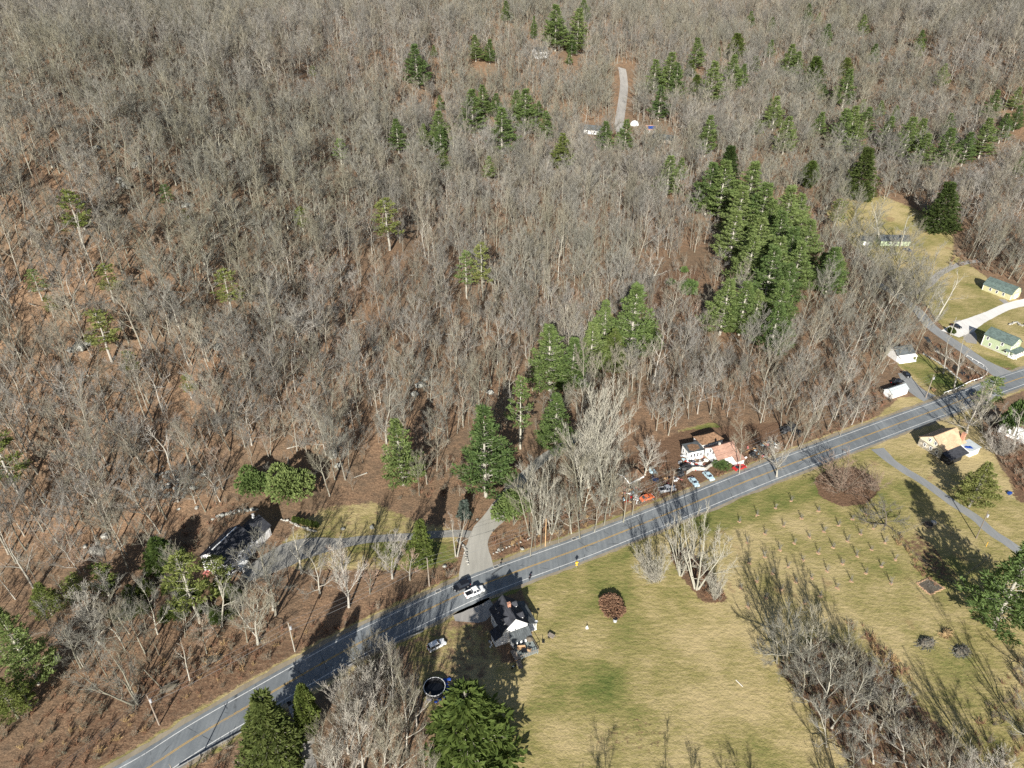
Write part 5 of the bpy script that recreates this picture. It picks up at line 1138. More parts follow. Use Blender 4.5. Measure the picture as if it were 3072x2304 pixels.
for x in (-L / 2, L / 2): m.box((x, -W / 2 - .03, 1.4), (.2, .1, 2.7))
m.box((0, -W / 2 - .04, 2.72), (L - .22, .08, .2)); part('corner_trim', m, M['trim'], hb)
def z7(x, y): return 2840 + x / 4.328, 900 + y / 4.328
hg, L = house('green_house', 'two storey green house with white trim and porch above the junction', P(*z7(445, 585)), P(*z7(795, 735)), 6.8)
W, he, hr = 6.8, 5.3, 7.7
part('wall', gable_shell(L, W, he, hr), M['green'], hg); part('foundation', base(L, W), M['foundation'], hg); part('roof', gable_roof(L, W, he, hr), M['roof_green'], hg)
for (u, z) in ((-3.6, 4.1), (1.7, 4.1), (-2.2, 1.8), (.6, 1.8), (3.6, 1.8)): window(hg, 'S', u * L / 10, z, .85, 1.25, L, W)
for (u, z) in ((-1.2, 4.4), (1.2, 4.4), (0, 6.)): window(hg, 'E', u, z, .8, 1.1, L, W)
m = MB()
for x in (-L / 2, L / 2): m.box((x, -W / 2 - .04, he / 2), (.22, .1, he - .1))
m.box((0, -W / 2 - .05, he - .12), (L - .24, .08, .22)); part('corner_trim', m, M['trim'], hg)
m = MB(); slab(m, [(L / 2 + .36, -W / 2 - .9, 3.), (L / 2 + 2.8, -W / 2 - .9, 2.5), (L / 2 + 2.8, W / 2, 2.5), (L / 2 + .36, W / 2, 3.)]); slab(m, [(L / 2 - 1.5, -W / 2 - 1.4, 2.5), (L / 2 + .3, -W / 2 - 1.4, 2.5), (L / 2 + .3, -W / 2 - .1, 3.), (L / 2 - 1.5, -W / 2 - .1, 3.)]); part('porch_roof', m, M['roof_green'], hg)
m = MB().box((L / 2 + 1.4, -.3, .3), (2.6, W + .6, .4))
for y in (-W / 2 - .5, -2., -.6, .8, 2.2): m.box((L / 2 + 2.6, y, 1.5), (.18, .18, 2.1))
m.box((L / 2 + 2.6, -.6, 1.), (.08, 5.6, .1)); part('porch_frame', m, M['trim'], hg)
part('wing_wall', gable_shell(4.6, 5., 3., 4.6, .2, W / 2 + 2.2), M['green'], hg); part('wing_roof', gable_roof(4.6, 5., 3., 4.6, .3, .2, W / 2 + 2.2), M['roof_green'], hg)
# white shed by the junction, trailer, half hidden houses, far houses
o, L = house('white_shed', 'small white gabled shed beside the short asphalt drive', P(2600 + 255 / 3.528, 1000 + 698 / 3.528), P(2600 + 425 / 3.528, 1000 + 640 / 3.528), 3.6, 'shed'); W = 3.6
part('wall', gable_shell(L, W, 2.3, 3.5), M['white'], o); part('roof', gable_roof(L, W, 2.3, 3.5, .2), M['metal_roof'], o); door(o, 'S', .8, .9, 1.8, L, W, z0=.1); window(o, 'S', -.8, 1.4, .5, .6, L, W)
a, b = P(2992, 1296), P(3100, 1345); o, L = house('mobile_home', 'long white trailer home half hidden by bare trees at the right edge', a, b, 4.2, 'trailer'); W = 4.2
part('wall', gable_shell(L, W, 2.7, 3.2), M['white'], o); part('roof', gable_roof(L, W, 2.7, 3.2, .2), M['trim'], o)
for u in (-3., 0, 3.): window(o, 'S', u, 1.6, .9, 1., L, W)
o, L = house('white_porch_house', 'white house with a porch almost hidden by branches near the creek', P(2688, 1085), P(2738, 1078), 6.5); W = 6.5
part('wall', gable_shell(L, W, 3., 5.), M['white'], o); part('roof', gable_roof(L, W, 3., 5., .3), M['roof_grey'], o); m = MB()
for x in (-L / 2 + .2, 0, L / 2 - .2): m.box((x, -W / 2 - 1.7, 1.3), (.16, .16, 2.4))
m.box((0, -W / 2 - 1., .25), (L, 1.9, .4)); slab(m, [(-L / 2, -W / 2 - 2., 2.5), (L / 2, -W / 2 - 2., 2.5), (L / 2, -W / 2 - .4, 2.9), (-L / 2, -W / 2 - .4, 2.9)]); part('porch', m, M['trim'], o)
for u in (-2.2, 2.2): window(o, 'S', u, 1.6, .8, 1.2, L, W)
o, L = house('green_cottage', 'pale green cottage with grey gables screened by bare trees below the broad spruce', P(2640, 738), P(2728, 738), 8.); W = 8.
part('wall', gable_shell(L, W, 2.8, 4.8), M['green'], o); part('roof', gable_roof(L, W, 2.8, 4.8, .3), M['roof_grey'], o)
for u in (-3., 0., 3.): window(o, 'S', u, 1.5, .9, 1.1, L, W)
o, L = house('green_garage', 'pale green garage left of the screened cottage', P(2578, 735), P(2614, 738), 6., 'garage'); W = 6.
part('wall', gable_shell(L, W, 2.6, 4.2), M['green'], o); part('roof', gable_roof(L, W, 2.6, 4.2, .3), M['roof_grey'], o); part('garage_door', MB().box((0, -W / 2 - .05, 1.1), (2.6, .08, 2.1)), M['trim'], o)
for (nm, lab, a, b, dp, he, hr, wm, rm) in [
 ('far_white_house', 'tiny white house alone in the far wood near the top', (1612, 182), (1644, 182), 9, 6, 9, 'white', 'roof_grey'),
 ('far_white_cottage', 'tiny white house with grey roof left of the far road', (1750, 402), (1795, 408), 9, 3.4, 6, 'white', 'roof_grey'),
 ('far_brown_house', 'tiny brown house with a blue panel on its roof right of the far road', (1938, 402), (1972, 402), 8, 3., 5.4, 'wood', 'roof_brown'),
 ('far_grey_house', 'tiny low house with a long grey roof right of the far road', (1952, 424), (2016, 436), 10, 2.8, 5.2, 'wood', 'roof_grey')]:
    o, L = house(nm, lab, P(*a), P(*b), dp); part('wall', gable_shell(L, dp, he, hr), M[wm], o); part('roof', gable_roof(L, dp, he, hr, .4), M[rm], o)
    for u in (-L * .25, L * .25): window(o, 'S', u, he * .55, 1.1, 1.3, L, dp)
    if 'panel' in lab: m = MB(); k = (hr - he) / (dp / 2); slab(m, [(-L * .35, -dp * .46, he + .7), (L * .35, -dp * .46, he + .7), (L * .35, -dp * .1, hr - k * dp * .1 + .3), (-L * .35, -dp * .1, hr - k * dp * .1 + .3)], .08); part('roof_panel', m, M['solar'], o)
g = P(1903, 376); o = thing('white_dome', 'small white dome shaped cover beside the far road', 'dome', g); part('shell', MB().lathe([(3.6, 0), (3.4, 1.6), (2.4, 3.), (1., 3.7), (.01, 3.9)], 16), M['trim'], o, None, True); part('base', MB().lathe([(3.8, 0), (3.8, .3), (3.6, .3)], 16), M['foundation'], o)

# ------------------------------------------------------------------ vehicles
def vehicle(name, label, kind, loc, rz, paint, group=None):
    o = thing(name, label, 'pickup' if kind == 'pickup' else 'car', loc, rz, group); p = M[paint]
    L, W = dict(suv=(4.7, 1.85), pickup=(5.6, 1.95), sedan=(4.7, 1.8))[kind]; m = MB()
    lo = [(-L / 2, .45), (-L / 2 + .1, .82), (-L / 2 + .6, .95), (L / 2 - 1.4, .98), (L / 2 - .25, .84), (L / 2, .6), (L / 2 - .05, .35), (-L / 2 + .05, .3)]
    n = len(lo); vs = []
    for y, sh in ((-W / 2, .97), (-W / 2 + .12, 1.), (W / 2 - .12, 1.), (W / 2, .97)): vs += [(x * sh, y, z if abs(y) < W / 2 - .05 else z * .96 + .01) for x, z in lo]
    fs = [tuple(range(n)), tuple(range(4 * n - 1, 3 * n - 1, -1))] + [(j * n + i, (j + 1) * n + i, (j + 1) * n + (i + 1) % n, j * n + (i + 1) % n) for j in range(3) for i in range(n)]
    m.add(vs, fs); body = part('body', m, p, o)
    ca, cb, ta, tb = dict(suv=(-L / 2 + .15, L / 2 - 1.35, -L / 2 + .5, L / 2 - 2.1), pickup=(-.75, 1.45, -.6, .75), sedan=(-L / 2 + .75, L / 2 - 1.3, -L / 2 + 1.5, L / 2 - 2.1))[kind]; zt = dict(suv=1.66, pickup=1.75, sedan=1.42)[kind]
    w1, w2 = W / 2 - .1, W / 2 - .28
    q = MB(); q.add([(ca, -w1, .93), (cb, -w1, .95), (cb, w1, .95), (ca, w1, .93), (ta, -w2, zt), (tb, -w2, zt), (tb, w2, zt), (ta, w2, zt)], [(0, 1, 5, 4), (1, 2, 6, 5), (2, 3, 7, 6), (3, 0, 4, 7), (4, 5, 6, 7)]); part('window', q, M['glass'], o)
    q = MB().box(((ta + tb) / 2, 0, zt + .02), (tb - ta + .12, 2 * w2 + .1, .07))
    for (x0, x1) in ((ca, ta), (cb, tb), ((ca + cb) / 2, (ta + tb) / 2)):
        for s in (-1, 1): q.tube([(x0, s * (w1 + .01), .94), (x1, s * (w2 + .01), zt)], [.05, .05], 4)
    part('roof', q, p, o)
    if kind == 'pickup':
        q = MB().box((-1.78, 0, 1.0), (1.85, 1.55, .04)); part('bed_floor', q, M['black'], o); q = MB()
        for s in (-1, 1): q.box((-1.75, s * .87, 1.08), (1.95, .12, .32))
        q.box((-2.7, 0, 1.08), (.1, 1.6, .32)); part('bed_side', q, p, o)
    for sx in (-1, 1):
        for sy in (-1, 1):
            x = sx * L * .315; t = part('wheel', MB().tube([(x, sy * (W / 2 - .2), .34), (x, sy * (W / 2 + .02), .34)], [.34, .34], 14), M['tyre'], o); part('rim', MB().tube([(x, sy * (W / 2 + .0), .34), (x, sy * (W / 2 + .035), .34)], [.21, .19], 10), M['rim'], t)
    for s in (-1, 1):
        part('headlight', MB().box((L / 2 - .12, s * (W / 2 - .32), .7), (.2, .4, .16)), M['lamp_white'], o); part('taillight', MB().box((-L / 2 + .05, s * (W / 2 - .2), .72), (.12, .22, .24)), M['lamp_red'], o)
    for s in (-1, 1): part('mirror', MB().box((cb - .35, s * (W / 2 + .08), 1.05), (.12, .18, .14)), p, o)
    return o
def road_at(px, py, off):
    g = P(px, py).to_2d(); i = min(range(len(ROAD)), key=lambda j: (ROAD[j] - g).length); d = (ROAD[min(i + 1, len(ROAD) - 1)] - ROAD[max(i - 1, 0)]).normalized(); q = ROAD[i] + Vector((-d.y, d.x)) * off
    return Vector((q.x, q.y, .06)), math.atan2(d.y, d.x)
l_, a_ = road_at(1396, 1768, 1.8); vehicle('black_car', 'black car driving left on the road, beside the white pickup', 'suv', l_, a_ + math.pi, 'paint_black')
l_, a_ = road_at(1424, 1790, -1.7); vehicle('white_pickup', 'white pickup with open bed driving right on the road', 'pickup', l_, a_, 'paint_white')
def flat(px, py, z=.05): g = P(px, py); return Vector((g.x, g.y, g.z + z))
def heading(p, q): a, b = P(*p), P(*q); return math.atan2(b.y - a.y, b.x - a.x)
vehicle('white_car', 'pale bluish white car parked on the dark grass above the round pool', 'suv', flat(1310, 1940, 0), heading((1290, 1950), (1332, 1928)), 'paint_white')
vehicle('black_parked_car', 'black car parked at the top of the short asphalt drive', 'sedan', flat(2718, 1127), heading((2704, 1112), (2732, 1140)), 'paint_black')
vehicle('dark_parked_pickup', 'dark pickup with orange things in its bed behind the white shed', 'pickup', flat(2692, 1150), heading((2675, 1160), (2710, 1148)), 'paint_black')
vehicle('red_car', 'dark red car parked in front of the brown roofed cottage', 'sedan', flat(2218, 1406, 0), heading((2200, 1412), (2236, 1400)), 'paint_red')
vehicle('pale_blue_car', 'pale blue vehicle nosed toward the road, right one of two', 'sedan', flat(2125, 1432, 0), heading((2112, 1418), (2140, 1446)), 'paint_blue')
vehicle('pale_blue_car', 'pale blue vehicle with dark blue rear nosed toward the road, left one of two', 'sedan', flat(2081, 1450, 0), heading((2068, 1436), (2092, 1465)), 'paint_blue')
vehicle('junk_car', 'rusty red and white wrecked car at the left end of the junk by the road', 'sedan', flat(1940, 1497, 0), heading((1925, 1500), (1955, 1490)), 'paint_orange')
vehicle('junk_truck', 'grey old truck among the junk close to the road', 'pickup', flat(2000, 1472, 0), heading((1975, 1475), (2020, 1468)), 'plast')
vehicle('dark_blue_car', 'dark blue car parked below the screened green cottage', 'sedan', flat(2722, 752), heading((2708, 745), (2736, 758)), 'paint_navy')
vehicle('dark_hedge_car', 'dark car behind the little evergreens by the pale utility pole', 'sedan', flat(2868, 982), heading((2855, 976), (2884, 988)), 'paint_black')
for k in range(4): put('evergreen_shrub', 'column', P(2846 + k * 5, 996 + (k % 2) * 5), 2.8 - .2 * k, 1.6, 'small dark evergreen at the foot of the pale utility pole by the gravel drive', 'bush', 'evergreens at the foot of the pale pole')

# ------------------------------------------------------------------ poles and wires
POLES = [(478, 2175, 'leaning light grey pole with a white transformer at the lower left'), (885, 1955, 'pale pole with a transformer beside the left stretch of road'), (1288, 1758, 'grey pole in brush left of the driveway mouth'),
 (1622, 1644, 'darker one of the two close poles by the road'), (1636, 1638, 'brown new looking pole, right one of the two close poles'), (2012, 1490, 'pole in the junk beside the road'), (2374, 1338, 'pole beside the black tarps'),
 (2585, 1270, 'weathered pole with tangled cross piece left of the white shed'), (2777, 1194, 'tall pole at the mouth of the short asphalt drive'), (2850, 1006, 'pale pole where the gravel drive meets the side road'), (2928, 1615, 'dark pole beside the neighbour driveway'), (548, 2385, 'pole at the bottom edge below the road')]
TOPS = []
for i, (x, y, lab) in enumerate(POLES):
    g = P(x, y); h = 10.4 if i != 9 else 8.8; o = thing('utility_pole', lab, 'utility pole', g); m_ = 'wood_new' if i == 4 else 'bark_dark' if i in (3, 10) else 'bark_pale' if i in (1, 9) else 'wood'
    part('pole', MB().tube([(0, 0, -.3), (0, 0, h)], [.17, .11], 8), M[m_], o)
    i2 = min(range(len(ROAD)), key=lambda j: (ROAD[j] - g.to_2d()).length); d = (ROAD[min(i2 + 1, len(ROAD) - 1)] - ROAD[i2 - 1]).normalized(); nn = Vector((-d.y, d.x, 0))
    if i not in (10, 9): part('crossarm', MB().tube([tuple(nn * -.9 + Vector((0, 0, h - .5))), tuple(nn * .9 + Vector((0, 0, h - .5)))], [.06, .06], 4), M['wood'], o)
    if i in (0, 1, 8, 10): part('transformer', MB().lathe([(.02, h - 2.1), (.26, h - 2.1), (.26, h - 1.2), (.02, h - 1.12)], 10, (.38, -.1, 0)), M['plast'], o)
    TOPS.append((g, h, nn))
def wire(a, b, za, zb, oa, ob, lab, rad=.022):
    A_ = TOPS[a][0] + TOPS[a][2] * oa + Vector((0, 0, za)); B_ = TOPS[b][0] + TOPS[b][2] * ob + Vector((0, 0, zb)); L = (A_ - B_).length
    pts = [A_.lerp(B_, t / 14.) - Vector((0, 0, L * .02 * 4 * (t / 14.) * (1 - t / 14.))) for t in range(15)]
    o = link('utility_wire', MB().tube(pts, [rad] * 15, 3, False).mesh('utility_wire', M['wire'])); tag(o, lab, 'wire', 'utility wires along the road')
for (a, b, lab) in [(0, 1, 'wire strung between the two left roadside poles'), (1, 2, 'wire strung above the brush left of the driveway'), (2, 4, 'wire strung across the driveway mouth'), (4, 5, 'wire strung from the brown pole to the junk yard pole'), (5, 6, 'wire strung in front of the brown roofed cottage'), (6, 7, 'wire strung along the bare trees above the road'), (7, 8, 'wire strung past the white shed')]:
    for o_, dz in ((-.75, .35), (.75, .35), (0, 2.6)): wire(a, b, TOPS[a][1] - dz, TOPS[b][1] - dz, o_, o_, lab, .022 if dz < 1 else .035)
wire(8, 9, 9.9, 8.6, 0, 0, 'wire strung from the junction pole to the pale pole by the gravel drive'); 
for o_ in (-.6, 0, .6):
    A_ = TOPS[0][0] + TOPS[0][2] * o_ + Vector((0, 0, 10)); B_ = A_ + Vector((-30, -42, 0)); pts = [A_.lerp(B_, t / 8.) - Vector((0, 0, 2.2 * (t / 8.) * (1 - t / 8.))) for t in range(9)]
    tag(link('utility_wire', MB().tube(pts, [.022] * 9, 3, False).mesh('utility_wire', M['wire'])), 'wire running from the lower left pole out of the picture', 'wire', 'utility wires along the road')

# ------------------------------------------------------------------ roadside and yard things
g = P(1729, 1704); o = thing('road_sign', 'yellow diamond road sign on a post at the lawn edge', 'sign', g, math.radians(20)); part('post', MB().box((0, 0, 1.2), (.09, .06, 2.6)), M['steel'], o)
part('panel', MB().add([(x, y, z) for y in (-.05, -.09) for x, z in ((0, 1.5), (.55, 2.05), (0, 2.6), (-.55, 2.05))], [(0, 1, 2, 3), (7, 6, 5, 4), (0, 4, 5, 1), (1, 5, 6, 2), (2, 6, 7, 3), (3, 7, 4, 0)]), M['yellow_sign'], o)
part('plate', MB().box((0, -.07, 1.2), (.6, .04, .42)), M['yellow_sign'], o); part('symbol', MB().tube([(-.1, -.1, 1.75), (.1, -.1, 1.95), (-.1, -.1, 2.15), (.08, -.1, 2.35)], [.05] * 4, 4), M['black'], o)
for (x, y, lab) in [(1503, 1696, 'black mailbox right of the driveway mouth'), (1588, 1742, 'black mailbox by the road in front of the white house'), (1592, 1736, 'second black mailbox just behind the one before the white house')]:
    o = thing('mailbox', lab, 'mailbox', P(x, y), .5); part('post', MB().box((0, 0, .5), (.1, .1, 1.05)), M['black'], o); part('box', MB().tube([(-.25, 0, 1.16), (.25, 0, 1.16)], [.15, .15], 10).box((0, 0, 1.08), (.5, .3, .16)), M['black'], o); part('flag', MB().box((.1, .17, 1.3), (.04, .02, .2)), M['paint_red'], o)
for (x, y, lab) in [(1325, 1774, 'pale square storm drain at the road edge left of the driveway'), (1495, 1703, 'pale square storm drain at the road edge right of the driveway'), (1713, 1619, 'pale square storm drain at the road edge near the close poles')]:
    l_, a_ = road_at(x, y, 4.15); o = thing('storm_drain', lab, 'drain', l_, a_); part('frame', MB().box((0, .5, .02), (1.5, .14, .06)).box((0, -.5, .02), (1.5, .14, .06)).box((-.72, 0, .02), (.12, .84, .06)).box((.72, 0, .02), (.12, .84, .06)), M['foundation'], o)
    m = MB()
    for i in range(6): m.box((-.5 + i * .2, 0, .01), (.05, .85, .04))
    part('grate', m, M['black'], o)
def rail(name, label, pxs, zt=.75, mat='steel', posts=2.2, beam=.32, cat='guardrail'):
    pts = catmull([P(*p) for p in pxs], 1.1); o = thing(name, label, cat, (pts[0].x, pts[0].y, hgt(*pts[0]))); b = o.location; q = MB(); n = len(pts); line = [Vector((p.x - b.x, p.y - b.y, hgt(p.x, p.y) - b.z)) for p in pts]
    vs = []; fs = []
    for i, p in enumerate(line):
        d = (line[min(i + 1, n - 1)] - line[max(i - 1, 0)]).normalized(); nn = Vector((-d.y, d.x, 0)) * .04
        for s, z in ((-1, zt - beam), (1, zt - beam), (1, zt), (-1, zt)): vs.append(tuple(p + nn * s + Vector((0, 0, z))))
    for i in range(n - 1):
        for k in range(4): fs.append((i * 4 + k, i * 4 + (k + 1) % 4, i * 4 + 4 + (k + 1) % 4, i * 4 + 4 + k))
    q.add(vs, fs); part('rail', q, M[mat], o); step = max(1, int(posts / 1.1))
    for i in range(0, n, step): p = line[i]; part('post', MB().box((p.x, p.y + .1, zt / 2), (.14, .14, zt)), M['wood' if mat == 'steel' else mat], o)
    return o
rail('guardrail', 'steel guardrail along the lower left road edge by the big conifer', [(530, 2310), (600, 2270), (680, 2225), (745, 2190)])
rail('guardrail', 'short steel guardrail below the road beside the thicket', [(1040, 2005), (1100, 1972), (1180, 1935), (1270, 1898)])
rail('guardrail', 'white guardrail curving round the lawn at the junction bridge', [(2832, 1182), (2870, 1168), (2910, 1148), (2945, 1136), (2962, 1118), (2950, 1100), (2925, 1085), (2900, 1070)], .8, 'trim', 2.2, .25)
def stone_line(name, label, pxs, cat='stone wall', h=.6, step=.55, mat='rock_pale', seed=1):
    rr = random.Random(seed); pts = catmull([P(*p) for p in pxs], step); m = MB()
    for p in pts:
        for _ in range(2): s = rr.uniform(.5, 1.1) * h; x, y = p.x + rr.uniform(-.25, .25), p.y + rr.uniform(-.25, .25); m.blob((x, y, hgt(x, y) + s * .3), (s * .75, s * .6, s * .55), rr)
    return tag(link(name, m.mesh(name, M[mat])), label, cat)
stone_line('stone_wall', 'low pale stone wall edging the lawn behind the dark roofed house', [(845, 1561), (865, 1563), (880, 1572), (915, 1585), (945, 1596)])
stone_line('stone_wall', 'pinkish stone wall down the left side of the driveway mouth', [(1372, 1622), (1392, 1640), (1398, 1665), (1402, 1695)], seed=2)
stone_line('stone_wall', 'broken stone wall in the brush right of the driveway mouth', [(1480, 1662), (1530, 1640), (1590, 1615), (1620, 1600)], h=.5, step=1.1, seed=3)
stone_line('stone_wall', 'stone wall along the lawn side of the creek', [(2770, 1062), (2810, 1085), (2850, 1115), (2880, 1140)], mat='rock', seed=4); stone_line('stone_wall', 'pale stone wall on the side road bank of the creek', [(2808, 1055), (2850, 1078), (2900, 1100), (2935, 1120)], seed=5)
stone_line('stone_wall', 'curved pale stone wall on the lawn right of the green house', [(3028, 975), (3050, 968), (3065, 978), (3090, 965)], seed=6, h=.8)
stone_line('stone_wall', 'grey stone ledge behind the dark roofed house', [(640, 1560), (680, 1545), (720, 1535), (770, 1530)], mat='rock', h=1.2, step=1.1, seed=7)
rr = random.Random(9)
def boulder(x, y, s, lab, mat='rock', grp=None):
    g = P(x, y); o = link('boulder', MB().blob((0, 0, s * .25), (s, s * rr.uniform(.6, .9), s * rr.uniform(.45, .7)), rr).mesh('boulder', M[mat])); o.location = g; o.rotation_euler.z = rr.uniform(0, 6); tag(o, lab, 'boulder', grp)
for i in range(60): boulder(rr.gauss(520, 48), rr.gauss(1462, 26), rr.uniform(.4, 1.), 'pale grey stone in the rock heap under the white limbed dead tree', 'rock_pale' if i % 2 else 'rock', 'stones of the rock heap')
for (x, y, s) in [(280, 1655, 1.6), (300, 1660, 1.2), (315, 1610, 1.5), (292, 1632, 1.0), (255, 1640, .9), (330, 1640, 1.0), (240, 1600, .8)]: boulder(x, y, s, 'pale grey boulder on the left slope above the yellow green pines', 'rock_pale', 'boulders on the left slope')
for (x, y, s) in [(240, 1045, 3), (270, 1030, 2.4), (215, 1055, 2), (610, 1025, 1.8), (655, 1045, 2), (360, 545, 2.5), (410, 500, 3), (440, 480, 2.4), (380, 560, 2.4), (350, 440, 2), (290, 445, 1.6), (1275, 1140, 1.6), (1260, 1160, 2.2), (1245, 1185, 1.8), (1000, 1365, 2.4), (1015, 1400, 1.6), (1470, 1180, 1.6), (1625, 975, 1.6), (1130, 1050, 1.8), (560, 620, 2.4), (1420, 760, 3), (1440, 700, 2.4)]: boulder(x, y, s, 'grey boulder among bare trees on the wooded slope', 'rock', 'boulders in the wood')
for (x, y, s) in [(1116, 1584, .9), (1030, 1588, .8), (1566, 1648, .7), (1496, 1651, .6), (1335, 1700, .8), (1432, 1560, .6)]: boulder(x, y, s, 'small rock near the driveway', 'rock', 'small rocks near the driveway')
for i in range(60):
    g = P(rr.uniform(60, 1500), rr.uniform(620, 1450)); l = rr.uniform(4, 9); o = thing('fallen_log', 'grey fallen trunk lying on the leaf covered slope', 'log', g, rr.uniform(0, 6.28), 'fallen trunks in the wood')
    part('trunk', MB().tube([(-l / 2, 0, .2), (0, rr.uniform(-.2, .2), .22), (l / 2, 0, .25)], [.2, .16, .09], 6), M['bark_pale'], o); m = MB()
    for t in (.1, .25, .38): m.tube([(l * t, 0, .25), (l * t + .8, rr.uniform(-1, 1), .8)], [.06, .02], 4, False)
    part('branch', m, M['bark'], o)
# round pool and its tarp
o = thing('round_pool', 'round above ground pool with pale rim and dark shaded inside beside the old spruce', 'pool', P(1304, 2070)); part('wall', MB().lathe([(2.5, 0), (2.5, 1.25), (2.42, 1.25), (2.42, .1)], 28), M['tarp_black'], o); part('rim', MB().lathe([(2.42, 1.26), (2.42, 1.3), (2.56, 1.3), (2.56, 1.24)], 28), M['trim'], o); part('water', MB().lathe([(2.4, .3), (.01, .3)], 28), M['water'], o)
m = MB()
for i in range(16): a = rr.uniform(-2.2, 1.0); m.blob((math.cos(a) * rr.uniform(2.7, 3.3), math.sin(a) * rr.uniform(2.7, 3.3), .1), (.45, .3, .14), rr)
for i in range(7): m.blob((2.6 + rr.uniform(-.5, .7), 2.4 + rr.uniform(-.6, .6), .15), (.6, .4, .3), rr)
q = link('pool_tarp', m.mesh('pool_tarp', M['blue'])); q.location = P(1304, 2070); tag(q, 'crumpled blue tarp strewn round the pool', 'tarp')
o = link('tarp_scrap', MB().blob((0, 0, .1), (.9, .7, .2), rr).blob((.6, .5, .1), (.6, .4, .15), rr).mesh('tarp_scrap', M['paint_blue'])); o.location = P(1334, 2215); tag(o, 'faded blue tarp scrap left of the old spruce', 'tarp')
# things on the field
put('bare_shrub', 'mound', P(1829, 1822), 2.6, 7.0, 'round clipped brown bush alone on the big field', 'shrub')
o = thing('well_cap', 'grey concrete cylinder below the brown bush on the field', 'well', P(1845, 1864)); part('ring', MB().lathe([(.5, 0), (.5, 1.0), (.02, 1.0)], 14), M['plast'], o); part('lid', MB().lathe([(.54, 1.0), (.54, 1.1), (.02, 1.12)], 14), M['black'], o)
o = thing('white_marker', 'small white cone shaped marker on the field left of the concrete cylinder', 'marker', P(1761, 1884)); part('cone', MB().lathe([(.3, 0), (.05, .9), (.01, .92)], 10), M['trim'], o); part('foot', MB().box((0, 0, .03), (.7, .7, .06)), M['trim'], o)
SAP = [(329,170),(433,130),(540,88),(633,45),(480,238),(588,193),(691,147),(793,104),(376,288),(566,332),(653,293),(739,258),(825,225),(910,188),(990,152),(1069,120),(477,372),(385,408),(702,393),(790,350),(878,318),(962,281),(1040,240),(1115,205),(524,470),(431,515),(752,497),(844,457),(930,413),(1016,367),(1102,331),(1183,289),(340,555),(614,432),(900,553),(985,515),(1072,470),(1160,428),(1243,388),(575,565),(804,604),(378,665),(484,612),(1218,530),(710,645),(662,520)]
for i, (a, b) in enumerate(SAP):
    g = P(2050 + a / 1.9538, 1480 + b / 1.9538); o = put('orchard_sapling', 'sapling', g, R.uniform(1.9, 2.7), R.uniform(.9, 1.3), 'slim young orchard tree rising from a ring of wood chips on the lawn', 'sapling', 'young orchard trees on the lawn')
    mm = MB()
    for _ in range(6): mm.blob((R.uniform(-.35, .35), R.uniform(-.35, .35), .06), (.4, .32, .1), R)
    q = part('mulch_ring', mm, M['mulch'], o); k = o.scale; q.scale = (1 / k[0], 1 / k[1], 1 / k[2])
# garden with wire fence, bed, compost, brush piles
def fence(name, label, pxs, h=1.3):
    pts = catmull([P(*p) for p in pxs], 2.4); o = thing(name, label, 'fence', (pts[0].x, pts[0].y, 0)); m = MB()
    for i in range(len(pts) - 1):
        a, b = pts[i] - pts[0], pts[i + 1] - pts[0]
        for z in (.25, .75, 1.2): m.tube([(a.x, a.y, z), (b.x, b.y, z)], [.015, .015], 3, False)
    part('mesh_wire', m, M['wire'], o)
    for p in pts: q = p - pts[0]; part('post', MB().box((q.x, q.y, h / 2), (.09, .09, h)), M['bark_dark'], o)
def zg(x, y): return 2640 + x / 2.94, 1500 + y / 2.94
fence('wire_fence', 'wire fence along the upper left side of the garden', [zg(110, 335), zg(240, 280), zg(370, 222)]); fence('wire_fence', 'wire fence along the lower left side of the garden', [zg(110, 335), zg(280, 470), zg(470, 630), zg(620, 745)]); fence('wire_fence', 'shaded wire fence along the right side of the garden', [zg(480, 190), zg(700, 350), zg(960, 520)]); fence('wire_fence', 'wire fence along the lower right end of the garden', [zg(620, 745), zg(780, 650), zg(960, 520)])
o = thing('garden_bed', 'square bed of dark tangled stalks with straw edging on the lawn', 'garden bed', P(*zg(437, 765)), .05); bp = [P(*zg(*q)) - P(*zg(437, 765)) for q in ((325, 735), (430, 690), (565, 778), (440, 838))]; bq = [Matrix.Rotation(-.05, 3, 'Z') @ v for v in bp]
part('soil', MB().prism([(v.x, v.y) for v in bq], -.1, .12), M['bark_dark'], o); m = MB()
for i in range(4):
    a, b = bq[i], bq[(i + 1) % 4]
    for t in range(14): p = a.lerp(b, t / 14.); m.blob((p.x + rr.uniform(-.15, .15), p.y + rr.uniform(-.15, .15), .08), (.35, .25, .14), rr)
part('straw_edging', m, M['mulch'], o); m = MB()
for i in range(70): p = bq[0].lerp(bq[1], rr.random()).lerp(bq[3].lerp(bq[2], rr.random()), rr.random()); a = rr.uniform(0, 6.28); m.tube([(p.x, p.y, .12), (p.x + math.cos(a) * .6, p.y + math.sin(a) * .6, rr.uniform(.15, .6))], [.03, .015], 3, False)
part('dry_stalks', m, M['twig_grey'], o)
o = thing('compost_ring', 'round dark ring with a pale box beside it at the garden corner', 'compost ring', P(*zg(425, 228))); part('ring', MB().lathe([(1.25, 0), (1.25, .9), (1.1, .9), (1.1, .2), (.01, .2)], 18), M['bark_dark'], o); part('box', MB().box((1.9, .9, .4), (1.3, 1., .8)).box((1.9, .9, .82), (1.4, 1.1, .06)), M['foundation'], o)
